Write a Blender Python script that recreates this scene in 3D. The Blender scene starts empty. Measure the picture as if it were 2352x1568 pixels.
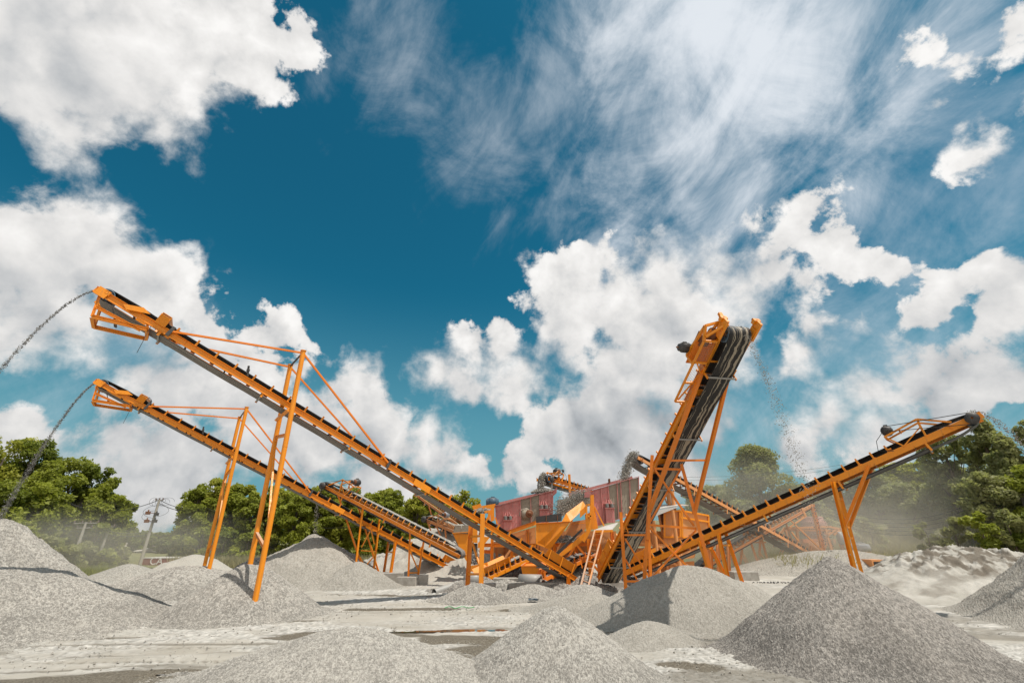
import bpy, math, random
import numpy as np
from mathutils import Vector, Matrix

S = bpy.context.scene
COL = S.collection
rnd = random.Random(7)

# ---------------------------------------------------------------- camera
CAM_H = 3.2
TH = math.radians(23.1)
CT, ST = math.cos(TH), math.sin(TH)
F = 2352 * 16.0 / 36.0
cam_d = bpy.data.cameras.new('camera'); cam_d.lens = 16.0; cam_d.sensor_width = 36.0
cam_d.clip_start = 0.1; cam_d.clip_end = 6000
cam = bpy.data.objects.new('camera', cam_d); COL.objects.link(cam)
cam.location = (0, 0, CAM_H); cam.rotation_euler = (math.radians(90) + TH, 0, 0)
S.camera = cam

def P(x, y, Y):
    """world point seen at survey coordinates x, y standing at distance Y in front of the camera"""
    u = (x - 1176) / F; v = (y - 784) / F
    yc = CT + v * ST; k = Y / yc
    return Vector((u * k, Y, CAM_H + (ST - v * CT) * k))
def PZ(x, y, z=0.0):
    """same, at height z"""
    u = (x - 1176) / F; v = (y - 784) / F
    k = (z - CAM_H) / (ST - v * CT)
    return Vector((u * k, (CT + v * ST) * k, z))
def DIR(x, y):
    u = (x - 1176) / F; v = (y - 784) / F
    return Vector((u, CT + v * ST, ST - v * CT)).normalized()
CR = dict(c1=(300, 1100, .4252), c2=(0, 1700, .4252), c3=(700, 1700, .4252), c4=(1200, 1750, .4247),
          c5=(1750, 1750, .4247), r1=(2250, 1750, .4247), r2=(2500, 1200, .4247), r3=(2800, 1850, .338), r4=(3300, 1550, .5293))
def Q(c, x, y, Y):
    o = CR[c]; k = 2352 / 4096.
    return P((o[0] + x * o[2]) * k, (o[1] + y * o[2]) * k, Y)

# ---------------------------------------------------------------- numeric noise
def _h(ix, iy, s):
    with np.errstate(over='ignore'):
        n = ix.astype(np.int64).astype(np.uint64) * np.uint64(0x9E3779B97F4A7C15) + iy.astype(np.int64).astype(np.uint64) * np.uint64(0xC2B2AE3D27D4EB4F) + np.uint64((s * 0x165667B19E3779F9) & 0xFFFFFFFFFFFFFFFF)
        n = (n ^ (n >> np.uint64(30))) * np.uint64(0xBF58476D1CE4E5B9); n = (n ^ (n >> np.uint64(27))) * np.uint64(0x94D049BB133111EB); n = n ^ (n >> np.uint64(31))
    return (n >> np.uint64(11)).astype(np.float64) / float(1 << 53)
def vnoise(x, y, s=0):
    ix = np.floor(x); iy = np.floor(y); fx = x - ix; fy = y - iy
    fx = fx * fx * (3 - 2 * fx); fy = fy * fy * (3 - 2 * fy)
    a = _h(ix, iy, s); b = _h(ix + 1, iy, s); c = _h(ix, iy + 1, s); d = _h(ix + 1, iy + 1, s)
    return (a * (1 - fx) + b * fx) * (1 - fy) + (c * (1 - fx) + d * fx) * fy
def fbm(x, y, s=0, o=4):
    t = 0; a = .5; w = 0
    for i in range(o):
        t = t + a * vnoise(x, y, s + i * 17); w += a; a *= .5; x = x * 2.03 + 11.3; y = y * 2.03 + 5.7
    return t / w
def cells(x, y, cell, s=0):
    """nearest-stone distance (0..1) and a random number per stone"""
    gx = x / cell; gy = y / cell; ix = np.floor(gx); iy = np.floor(gy)
    best = np.full(x.shape, 9.0); bid = np.zeros(x.shape)
    for dx in (-1, 0, 1):
        for dy in (-1, 0, 1):
            jx = ix + dx; jy = iy + dy
            px = jx + .15 + .7 * _h(jx, jy, s + 3); py = jy + .15 + .7 * _h(jx, jy, s + 5)
            d = np.hypot(gx - px, gy - py)
            m = d < best; best = np.where(m, d, best); bid = np.where(m, _h(jx, jy, s + 9), bid)
    return best, bid
def sstep(a, b, x):
    t = np.clip((x - a) / (b - a), 0, 1); return t * t * (3 - 2 * t)

def zg(x, y):
    """height of the yard floor and of the land around it"""
    x = np.asarray(x, float); y = np.asarray(y, float)
    z = .10 * (fbm(x * .12, y * .12, 3, 3) - .5) * sstep(8, 30, y)
    hill = 6.5 * sstep(0, 1, (x - 18 + (y - 46) * .55) / 46.) * sstep(44, 75, y) * (.75 + .5 * fbm(x * .04, y * .04, 8, 3))
    hill2 = .3 * sstep(-30, -80, x) * sstep(52, 90, y)
    far = 6.0 * sstep(160, 500, y)
    return z + hill + hill2 + far
def zg1(x, y): return float(zg(np.array([x]), np.array([y]))[0])

# ---------------------------------------------------------------- objects
def put(o, label=None, cat=None, group=None, kind=None):
    if label: o['label'] = label
    if cat: o['category'] = cat
    if group: o['group'] = group
    if kind: o['kind'] = kind
    return o
def thing(name, loc, label, cat, group=None):
    o = bpy.data.objects.new(name, None); COL.objects.link(o); o.location = loc
    o.empty_display_size = .2
    return put(o, label, cat, group)
def wpos(o):
    v = Vector(o.location)
    while o.parent: o = o.parent; v = v + o.location
    return v
def dup(src, parent, loc):
    c = src.copy(); COL.objects.link(c); c.parent = parent; c.location = loc
    for ch in list(src.children):
        g = ch.copy(); COL.objects.link(g); g.parent = c
    return c

class MB:
    def __init__(s): s.v = []; s.f = []; s.smooth = []
    def add(s, vs, fs, sm=False):
        n = len(s.v); s.v += [tuple(p) for p in vs]
        s.f += [tuple(i + n for i in f) for f in fs]; s.smooth += [sm] * len(fs); return s
    def box(s, c, X, Y, Z):
        c = Vector(c); X = Vector(X); Y = Vector(Y); Z = Vector(Z)
        vs = [c + a * X + b * Y + d * Z for a in (-1, 1) for b in (-1, 1) for d in (-1, 1)]
        return s.add(vs, [(0, 1, 3, 2), (4, 6, 7, 5), (0, 4, 5, 1), (2, 3, 7, 6), (0, 2, 6, 4), (1, 5, 7, 3)])
    def abox(s, c, x, y, z): return s.box(c, (x / 2, 0, 0), (0, y / 2, 0), (0, 0, z / 2))
    def bar(s, p, q, w, h=None, up=(0, 0, 1)):
        h = h or w; p = Vector(p); q = Vector(q); d = (q - p); L = d.length; d.normalize()
        up = Vector(up); l = d.cross(up)
        if l.length < 1e-3: l = d.cross(Vector((0, 1, 0)))
        l.normalize(); n = l.cross(d)
        return s.box((p + q) / 2, d * L / 2, l * w / 2, n * h / 2)
    def prof(s, p, q, pts, up=(0, 0, 1), flip=1):
        """sweep a closed 2D profile [(lateral, normal)] from p to q"""
        p = Vector(p); q = Vector(q); d = (q - p).normalized(); up = Vector(up)
        l = d.cross(up)
        if l.length < 1e-3: l = d.cross(Vector((0, 1, 0)))
        l.normalize(); n = l.cross(d); k = len(pts)
        vs = [p + l * a * flip + n * b for a, b in pts] + [q + l * a * flip + n * b for a, b in pts]
        fs = [(i, (i + 1) % k, k + (i + 1) % k, k + i) for i in range(k)]
        s.add(vs, fs)
        return s.add([], [])
    def ibeam(s, p, q, w, h, t=.014, up=(0, 0, 1)):
        a, b = w / 2, h / 2; k = t
        s.prof(p, q, [(-a, -b), (a, -b), (a, -b + k), (k / 2, -b + k), (k / 2, b - k), (a, b - k), (a, b), (-a, b), (-a, b - k), (-k / 2, b - k), (-k / 2, -b + k), (-a, -b + k)], up)
        return s
    def chan(s, p, q, w, h, out=1, t=.012, up=(0, 0, 1)):
        """C channel: web on the lateral origin, flanges pointing to +out"""
        b = h / 2
        s.prof(p, q, [(0, -b), (w, -b), (w, -b + t), (t, -b + t), (t, b - t), (w, b - t), (w, b), (0, b)], up, out)
        return s
    def tube(s, p, q, r, n=12, r2=None, caps=True):
        p = Vector(p); q = Vector(q); d = (q - p).normalized(); r2 = r if r2 is None else r2
        a = d.orthogonal().normalized(); b = d.cross(a)
        vs = []
        for c, rr in ((p, r), (q, r2)):
            for i in range(n):
                t = 2 * math.pi * i / n; vs.append(c + (a * math.cos(t) + b * math.sin(t)) * rr)
        s.add(vs, [(i, (i + 1) % n, n + (i + 1) % n, n + i) for i in range(n)], True)
        if caps: s.add([vs[i] for i in range(n)], [tuple(range(n - 1, -1, -1))]); s.add([vs[n + i] for i in range(n)], [tuple(range(n))])
        return s
    def path(s, pts, r, n=6):
        for a, b in zip(pts[:-1], pts[1:]): s.tube(a, b, r, n, caps=False)
        return s
    def lathe(s, c, axis, prof, n=24):
        """prof: [(along, radius)] turned about axis through c"""
        c = Vector(c); d = Vector(axis).normalized(); a = d.orthogonal().normalized(); b = d.cross(a)
        vs = []; fs = []
        for t, r in prof:
            for i in range(n):
                g = 2 * math.pi * i / n; vs.append(c + d * t + (a * math.cos(g) + b * math.sin(g)) * max(r, 1e-4))
        for k in range(len(prof) - 1):
            for i in range(n):
                j = (i + 1) % n; fs.append((k * n + i, k * n + j, (k + 1) * n + j, (k + 1) * n + i))
        return s.add(vs, fs, True)
    def plate(s, pts, t, nrm=None):
        """flat (or nearly flat) polygon with thickness t"""
        pts = [Vector(p) for p in pts]
        if nrm is None:
            nrm = Vector((0, 0, 0)); k = len(pts)
            for i in range(k): nrm += (pts[i] - pts[0]).cross(pts[(i + 1) % k] - pts[0])
            nrm.normalize()
        nrm = Vector(nrm) * t / 2; k = len(pts)
        vs = [p - nrm for p in pts] + [p + nrm for p in pts]
        s.add(vs, [tuple(range(k - 1, -1, -1)), tuple(range(k, 2 * k))] + [(i, (i + 1) % k, k + (i + 1) % k, k + i) for i in range(k)])
        return s
    def loft(s, A, B, t=None):
        """closed skin between two rings of equal length"""
        k = len(A); s.add(list(A) + list(B), [(i, (i + 1) % k, k + (i + 1) % k, k + i) for i in range(k)]); return s
    def build(s, name, mat, parent=None, bevel=0.0):
        me = bpy.data.meshes.new(name)
        o = Vector((0, 0, 0)) if parent is None else wpos(parent)
        if parent is None and s.v:
            a = np.array(s.v); o = Vector((float(a[:, 0].mean()), float(a[:, 1].mean()), float(a[:, 2].min())))
        me.from_pydata([tuple(Vector(p) - o) for p in s.v], [], s.f)
        me.polygons.foreach_set('use_smooth', s.smooth)
        me.materials.append(mat); me.update()
        ob = bpy.data.objects.new(name, me); COL.objects.link(ob)
        if parent is not None: ob.parent = parent
        else: ob.location = o
        return ob

def np_mesh(name, V, Fq, mat, parent=None, smooth=True, attrs=None, loc=(0, 0, 0), fattrs=None):
    """mesh from numpy arrays; Fq is (n,4) or (n,3)"""
    me = bpy.data.meshes.new(name); n = len(Fq); k = Fq.shape[1]
    me.vertices.add(len(V)); me.vertices.foreach_set('co', (V - np.array(loc)).astype(np.float32).ravel())
    me.loops.add(n * k); me.loops.foreach_set('vertex_index', Fq.astype(np.int32).ravel())
    me.polygons.add(n); me.polygons.foreach_set('loop_start', (np.arange(n) * k).astype(np.int32))
    me.polygons.foreach_set('use_smooth', np.full(n, smooth))
    for an, av in (attrs or {}).items():
        at = me.attributes.new(an, 'FLOAT', 'POINT'); at.data.foreach_set('value', av.astype(np.float32).ravel())
    for an, av in (fattrs or {}).items():
        at = me.attributes.new(an, 'FLOAT', 'FACE'); at.data.foreach_set('value', av.astype(np.float32).ravel())
    me.materials.append(mat); me.update(calc_edges=True); me.validate()
    ob = bpy.data.objects.new(name, me); COL.objects.link(ob); ob.location = loc
    if parent is not None: ob.parent = parent
    return ob
# ---------------------------------------------------------------- materials
class NT:
    def __init__(s, tree): s.t = tree; s.n = tree.nodes; s.l = tree.links
    def new(s, typ, **kw):
        n = s.n.new(typ)
        for k, v in kw.items(): setattr(n, k, v)
        return n
    def set(s, sock, val):
        if isinstance(val, bpy.types.NodeSocket): s.l.new(val, sock)
        elif isinstance(val, (tuple, list)) and len(val) == 3 and sock.type == 'RGBA': sock.default_value = (*val, 1)
        else: sock.default_value = val
    def math(s, op, a, b=0.0, c=0.0, clamp=False):
        n = s.new('ShaderNodeMath', operation=op, use_clamp=clamp)
        s.set(n.inputs[0], a); s.set(n.inputs[1], b); s.set(n.inputs[2], c); return n.outputs[0]
    def vmath(s, op, a, b=(0, 0, 0)):
        n = s.new('ShaderNodeVectorMath', operation=op); s.set(n.inputs[0], a); s.set(n.inputs[1], b)
        return n.outputs['Value'] if op in ('DISTANCE', 'DOT_PRODUCT', 'LENGTH') else n.outputs[0]
    def scale(s, a, k):
        n = s.new('ShaderNodeVectorMath', operation='SCALE'); s.set(n.inputs[0], a); s.set(n.inputs['Scale'], k); return n.outputs[0]
    def noise(s, vec, scale, detail=4, rough=.55, dist=0.0):
        n = s.new('ShaderNodeTexNoise'); s.set(n.inputs['Vector'], vec); n.inputs['Scale'].default_value = scale
        n.inputs['Detail'].default_value = detail; n.inputs['Roughness'].default_value = rough; n.inputs['Distortion'].default_value = dist
        return n.outputs['Fac']
    def voro(s, vec, scale, feature='F1', detail=0, rand=1.0):
        n = s.new('ShaderNodeTexVoronoi', feature=feature); s.set(n.inputs['Vector'], vec); n.inputs['Scale'].default_value = scale
        n.inputs['Randomness'].default_value = rand
        if 'Detail' in n.inputs: n.inputs['Detail'].default_value = detail
        return n
    def ramp(s, x, a, b, lo=0.0, hi=1.0, smooth=True):
        n = s.new('ShaderNodeMapRange', interpolation_type='SMOOTHSTEP' if smooth else 'LINEAR')
        s.set(n.inputs[0], x); s.set(n.inputs[1], a); s.set(n.inputs[2], b); s.set(n.inputs[3], lo); s.set(n.inputs[4], hi); return n.outputs[0]
    def mix(s, f, a, b, blend='MIX'):
        n = s.new('ShaderNodeMix', data_type='RGBA', blend_type=blend)
        s.set(n.inputs[0], f); s.set(n.inputs[6], a); s.set(n.inputs[7], b); return n.outputs[2]
    def map(s, vec, sc=(1, 1, 1), rot=(0, 0, 0)):
        n = s.new('ShaderNodeMapping'); s.set(n.inputs[0], vec); n.inputs['Scale'].default_value = sc; n.inputs['Rotation'].default_value = rot
        return n.outputs[0]
    def attr(s, name):
        n = s.new('ShaderNodeAttribute', attribute_name=name); return n.outputs['Fac']

def mat(name, rough=.6, metal=0.0, spec=.5):
    m = bpy.data.materials.new(name); m.use_nodes = True
    t = NT(m.node_tree); b = m.node_tree.nodes['Principled BSDF']
    b.inputs['Roughness'].default_value = rough; b.inputs['Metallic'].default_value = metal
    b.inputs['Specular IOR Level'].default_value = spec
    pos = t.new('ShaderNodeNewGeometry').outputs['Position']
    return m, t, b, pos
def bump(t, b, h, dist, strength=1.0):
    n = t.new('ShaderNodeBump'); n.inputs['Strength'].default_value = strength; n.inputs['Distance'].default_value = dist
    t.set(n.inputs['Height'], h); t.set(b.inputs['Normal'], n.outputs[0])

def paint(name, c, dirt=(.30, .25, .20), amount=.35, rust=.25, rough=.42, dust=0.0):
    m, t, b, pos = mat(name, rough)
    n1 = t.noise(pos, 1.3, 6, .62); n2 = t.noise(pos, 9, 5, .6); n3 = t.noise(t.map(pos, (14, 14, 1.6)), 1.0, 4, .6)
    col = t.mix(t.ramp(n1, .35, .75, 0, .30), c, tuple(x * .72 for x in c))
    col = t.mix(t.ramp(n3, .52, .78, 0, amount), col, dirt)
    col = t.mix(t.ramp(n2, .66, .76, 0, rust), col, (.10, .035, .015))
    # dust lying on faces that look up
    g = t.new('ShaderNodeNewGeometry'); sx = t.new('ShaderNodeSeparateXYZ'); t.set(sx.inputs[0], g.outputs['Normal'])
    up = t.ramp(sx.outputs['Z'], .45, .98, 0, .75)
    up = t.math('MULTIPLY', up, t.ramp(n1, .3, .6, .35, 1))
    col = t.mix(t.math('MAXIMUM', up, t.math('MULTIPLY', t.ramp(n2, .3, .65, .4, 1), dust)), col, (.42, .38, .33))
    t.set(b.inputs['Base Color'], col); t.set(b.inputs['Roughness'], t.ramp(n2, .3, .8, rough - .08, rough + .25))
    bump(t, b, n2, .004, .5)
    return m
M = {}
ORANGE = (.87, .285, .007)
M['orange'] = paint('orange_paint', ORANGE, dirt=(.30, .15, .06), amount=.50, rust=.40)
M['orange_deep'] = paint('deep_orange_paint', (.82, .215, .008), dirt=(.30, .13, .06), amount=.40, rust=.35)
M['orange_dusty'] = paint('dusty_orange_paint', (.78, .27, .03), amount=.45, rust=.25, rough=.65, dust=.30)
M['red'] = paint('faded_red_paint', (.66, .15, .14), dirt=(.40, .33, .26), amount=.6, rust=.15, rough=.55, dust=.42)
M['grime'] = paint('dust_caked_steel', (.30, .25, .18), dirt=(.34, .29, .22), amount=.6, rust=.3, rough=.8, dust=.3)
M['crusher_red'] = paint('dusty_crusher_red', (.33, .06, .05), dirt=(.4, .34, .28), amount=.7, rust=.25, rough=.75, dust=.45)
M['steel'] = paint('bare_steel', (.30, .29, .27), amount=.4, rust=.35, rough=.45)
M['dark_steel'] = paint('dark_steel', (.055, .05, .048), dirt=(.2, .18, .15), amount=.5, rust=.5, rough=.5)
M['rust'] = paint('rusty_steel', (.20, .075, .03), dirt=(.3, .22, .15), amount=.4, rust=.5, rough=.75)
M['blue_motor'] = paint('blue_motor_paint', (.03, .10, .17), amount=.4, rust=.2, rough=.45, dust=.15)
M['grey_motor'] = paint('pale_blue_grey_motor_paint', (.30, .33, .38), amount=.4, rust=.1, rough=.6, dust=.3)
M['container'] = paint('container_red_paint', (.30, .05, .03), amount=.5, rust=.3, rough=.6, dust=.15)
M['white_roof'] = paint('pale_sheet_metal', (.62, .60, .56), dirt=(.4, .3, .22), amount=.35, rust=.15, rough=.55)
M['rust_roof'] = paint('rust_streaked_sheet_roof', (.52, .42, .36), dirt=(.35, .14, .07), amount=.8, rust=.3, rough=.6)

def simple(name, c, rough=.7, var=.3, sc=6, bd=.01, **k):
    m, t, b, pos = mat(name, rough, **k)
    n = t.noise(pos, sc, 6, .6)
    t.set(b.inputs['Base Color'], t.mix(n, tuple(x * (1 - var) for x in c), tuple(min(1, x * (1 + var)) for x in c)))
    if bd: bump(t, b, t.noise(pos, sc * 5, 4, .6), bd, .6)
    return m
M['rubber'] = simple('black_rubber', (.016, .015, .015), .55, .4, 4, .003)
M['rubber_board'] = simple('worn_rubber_board', (.045, .04, .037), .7, .6, 5, .01)
M['wire'] = simple('black_cable', (.03, .03, .03), .6, .2, 3, 0)
M['wood'] = simple('weathered_wood', (.26, .22, .17), .85, .45, 9, .01)
M['ladder'] = paint('faded_orange_ladder_paint', (.74, .26, .03), amount=.35, rust=.3, rough=.6, dust=.08)
M['porcelain'] = simple('brown_porcelain', (.16, .11, .09), .4, .3, 8, 0)
M['plastic_green'] = simple('green_strap_plastic', (.05, .34, .10), .4, .2, 8, 0)

# dusty outer face of a belt
def belt_dusty():
    m, t, b, pos = mat('dusty_belt_face', .8)
    uv = t.new('ShaderNodeUVMap', uv_map='UVMap').outputs[0]
    n = t.noise(t.map(uv, (7, .12, 1)), 3.0, 5, .6, .2); n2 = t.noise(pos, 14, 4, .6)
    col = t.mix(t.ramp(n, .30, .68), (.075, .066, .060), (.27, .24, .215)); col = t.mix(t.ramp(n2, .4, .8, 0, .5), col, (.30, .28, .25))
    t.set(b.inputs['Base Color'], col); bump(t, b, n2, .004, .5); return m
M['belt_dusty'] = belt_dusty()
def belt_streak():
    m, t, b, pos = mat('mud_streaked_belt_face', .6)
    uv = t.new('ShaderNodeUVMap', uv_map='UVMap').outputs[0]
    w = t.noise(t.map(uv, (3, 1.7, 1)), 1.0, 3, .5); w2 = t.noise(t.map(uv, (1, 5, 1)), 1.0, 3, .55)
    sp = t.new('ShaderNodeSeparateXYZ'); t.set(sp.inputs[0], uv)
    ul = t.math('ADD', sp.outputs['X'], t.math('MULTIPLY', t.math('SUBTRACT', w, .5), .26))
    ul = t.math('ADD', ul, t.math('MULTIPLY', t.math('SUBTRACT', w2, .5), .07))
    cx = t.new('ShaderNodeCombineXYZ'); t.set(cx.inputs[0], t.math('MULTIPLY', ul, 8.0)); t.set(cx.inputs[1], t.math('MULTIPLY', sp.outputs['Y'], .16))
    n = t.noise(cx.outputs[0], 1.0, 3, .65)
    fine = t.noise(t.map(uv, (70, 1.2, 1)), 1.0, 3, .6)
    f = t.ramp(t.math('ADD', n, t.math('MULTIPLY', t.math('SUBTRACT', fine, .5), .05)), .515, .535)
    col = t.mix(f, (.008, .007, .007), (.34, .29, .22)); col = t.mix(t.ramp(fine, .55, .75, 0, .25), col, (.10, .09, .075))
    t.set(b.inputs['Base Color'], col); bump(t, b, f, .01, .5); return m
M['belt_streak'] = belt_streak()

# gravel: every stone its own grey, gaps painted dark as shade (attribute on the mesh) plus fine grain
def gravel(name, lo, hi, attr=True, cell=16., tint=(.34, .32, .285), fine=.9):
    m, t, b, pos = mat(name, .9, spec=.25)
    if attr:
        st = t.attr('stone'); d = None
    else:
        vn = t.voro(pos, cell); st = t.new('ShaderNodeSeparateColor'); t.set(st.inputs[0], vn.outputs['Color']); st = st.outputs[0]; d = vn.outputs['Distance']
    col = t.mix(st, lo, hi)
    big = t.noise(pos, .55, 5, .6)
    col = t.mix(t.ramp(big, .35, .7, 0, .18), col, tint)
    g = t.noise(pos, 45, 3, .7)
    col = t.mix(t.ramp(g, .35, .7, 0, .25), col, tuple(x * .62 for x in lo))
    t.set(b.inputs['Base Color'], col)
    h = t.noise(pos, 30, 4, .75)
    if d is not None: h = t.math('SUBTRACT', t.math('MULTIPLY', h, .5), t.math('MULTIPLY', d, 1.4))
    bump(t, b, h, .012 if d is None else .035, fine); return m
M['gravel'] = gravel('crushed_stone', (.18, .167, .148), (.50, .466, .415), tint=(.42, .385, .335))
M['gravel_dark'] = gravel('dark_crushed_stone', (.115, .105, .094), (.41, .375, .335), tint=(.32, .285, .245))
M['gravel_fine'] = gravel('fine_crushed_stone', (.20, .185, .16), (.62, .575, .505), False, 24., (.41, .375, .325))
M['gravel_mid'] = gravel('fine_gravel', (.25, .232, .20), (.42, .39, .345), tint=(.35, .322, .28))
M['grit'] = gravel('stone_dust', (.38, .35, .305), (.50, .465, .405), False, 30., (.44, .405, .35), .5)
M['stones'] = gravel('loose_stones', (.10, .095, .09), (.42, .40, .37), False, 9., (.25, .24, .22))

def sand():
    m, t, b, pos = mat('pale_stone_sand', .95, spec=.2)
    n = t.noise(pos, .8, 6, .62); n2 = t.noise(pos, 14, 5, .7); dm = t.attr('damp')
    col = t.mix(t.ramp(n, .3, .7), (.37, .345, .30), (.50, .47, .42)); col = t.mix(t.ramp(n2, .45, .8, 0, .5), col, (.30, .275, .24))
    col = t.mix(dm, col, (.17, .145, .115))
    t.set(b.inputs['Base Color'], col); bump(t, b, n2, .04, .8); return m
M['sand'] = sand()
def ground():
    m, t, b, pos = mat('dusty_yard_floor', .9, spec=.3)
    n = t.noise(pos, .35, 6, .6); n2 = t.noise(t.map(pos, (.35, 2.2, 1)), 1.0, 6, .62); n3 = t.noise(pos, 18, 5, .75)
    st = t.attr('stone'); wet = t.attr('wet'); gr = t.attr('gravelly'); grass = t.attr('grassy')
    col = t.mix(t.ramp(n, .3, .7), (.33, .298, .25), (.44, .405, .35)); col = t.mix(t.ramp(n2, .42, .75, 0, .55), col, (.48, .448, .395))
    col = t.mix(t.math('MULTIPLY', gr, .75), col, t.mix(st, (.18, .17, .155), (.66, .63, .58)))
    col = t.mix(t.ramp(n3, .5, .8, 0, .35), col, (.28, .255, .215))
    wf = t.ramp(t.math('ADD', wet, t.math('MULTIPLY', t.math('SUBTRACT', n3, .5), .35)), .25, .75)
    wcol = t.mix(t.ramp(n3, .35, .7), (.085, .068, .045), (.23, .20, .155))
    col = t.mix(wf, col, wcol)
    gcol = t.mix(t.ramp(t.noise(pos, 1.2, 6, .7), .3, .7), (.10, .115, .035), (.23, .20, .10))
    col = t.mix(grass, col, gcol)
    t.set(b.inputs['Base Color'], col); t.set(b.inputs['Roughness'], t.ramp(wf, 0, 1, .92, .62))
    bump(t, b, n3, .03, .8); return m
M['ground'] = ground()
def concrete():
    m, t, b, pos = mat('poured_concrete', .85)
    n = t.noise(pos, 3, 6, .65); n2 = t.noise(pos, 25, 4, .6)
    col = t.mix(t.ramp(n, .3, .7), (.29, .265, .23), (.42, .395, .35)); col = t.mix(t.ramp(n2, .6, .8, 0, .6), col, (.18, .16, .14))
    t.set(b.inputs['Base Color'], col); bump(t, b, n2, .01, .8); return m
M['concrete'] = concrete()
def water():
    m, t, b, pos = mat('shallow_puddle_water', .04)
    b.inputs['Base Color'].default_value = (.10, .08, .055, 1); b.inputs['Specular IOR Level'].default_value = .9
    bump(t, b, t.noise(pos, 3, 3, .5), .004, .4); return m
M['water'] = water()
def leaf(name, lo, hi, dusty=0.0):
    m, t, b, pos = mat(name, .55, spec=.35)
    a = t.attr('tint')
    col = t.mix(a, lo, hi); n = t.noise(pos, .5, 4, .6)
    col = t.mix(t.ramp(n, .35, .7, 0, .5), col, tuple(x * 1.25 for x in hi))
    if dusty: col = t.mix(dusty, col, (.33, .29, .22))
    t.set(b.inputs['Base Color'], col)
    tr = t.new('ShaderNodeBsdfTranslucent'); t.set(tr.inputs[0], t.mix(.3, col, (.35, .42, .04)))
    mx = t.new('ShaderNodeMixShader'); mx.inputs[0].default_value = .5
    out = m.node_tree.nodes['Material Output']
    t.l.new(b.outputs[0], mx.inputs[1]); t.l.new(tr.outputs[0], mx.inputs[2]); t.l.new(mx.outputs[0], out.inputs[0]); return m
M['leaf_dark'] = leaf('dark_green_leaves', (.055, .075, .012), (.19, .22, .03))
M['leaf_mid'] = leaf('mid_green_leaves', (.10, .125, .016), (.33, .35, .045))
M['leaf_light'] = leaf('yellow_green_leaves', (.12, .14, .016), (.42, .41, .055))
M['leaf_dusty'] = leaf('dust_covered_leaves', (.15, .17, .04), (.38, .40, .10), .36)
M['straw'] = leaf('dry_grass_blades', (.24, .21, .08), (.52, .46, .24), .35)
M['grass'] = leaf('green_grass_blades', (.12, .16, .03), (.36, .38, .10), .25)
M['bark'] = simple('tree_bark', (.15, .115, .085), .9, .4, 9, .03)
M['pole'] = simple('grey_concrete_pole', (.36, .33, .28), .85, .25, 5, .01)
def mesh_mat():
    m, t, b, pos = mat('wire_mesh_grey', .5, .6); b.inputs['Base Color'].default_value = (.4, .38, .34, 1); return m
M['mesh'] = mesh_mat()
M['letter'] = simple('white_stencil_paint', (.72, .70, .66), .6, .1, 8, 0)
# ---------------------------------------------------------------- sun and sky
KX, KY = -.40, .18                      # where a shadow falls per metre of height
sun_dir = Vector((-KX, -KY, 1)).normalized()   # towards the sun
sl = bpy.data.lights.new('sun', 'SUN'); sl.energy = 4.6; sl.angle = math.radians(.53); sl.color = (1.0, .95, .87)
so = bpy.data.objects.new('sun', sl); COL.objects.link(so); so.rotation_euler = sun_dir.to_track_quat('Z', 'Y').to_euler(); so.location = (20, -20, 60)

W = bpy.data.worlds.new('World'); S.world = W; W.use_nodes = True
t = NT(W.node_tree); W.node_tree.nodes.clear()
out = t.new('ShaderNodeOutputWorld'); bg = t.new('ShaderNodeBackground')
sky = t.new('ShaderNodeTexSky', sky_type='NISHITA', sun_disc=False)
sky.sun_elevation = math.asin(sun_dir.z); sky.sun_rotation = math.atan2(sun_dir.x, sun_dir.y)
sky.air_density = 1.0; sky.dust_density = .6; sky.ozone_density = 2.0
d = t.vmath('NORMALIZE', t.new('ShaderNodeTexCoord').outputs['Generated'])
BS = .10
blue = t.mix(1.0, sky.outputs[0], (.09, .72, .72), 'MULTIPLY')
sp = t.new('ShaderNodeSeparateXYZ'); t.set(sp.inputs[0], d)
# the air is paler low down
low = t.ramp(sp.outputs['Z'], .50, -.02, 0, 1)
blue = t.mix(low, blue, (.16 / BS, .37 / BS, .44 / BS))

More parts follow.
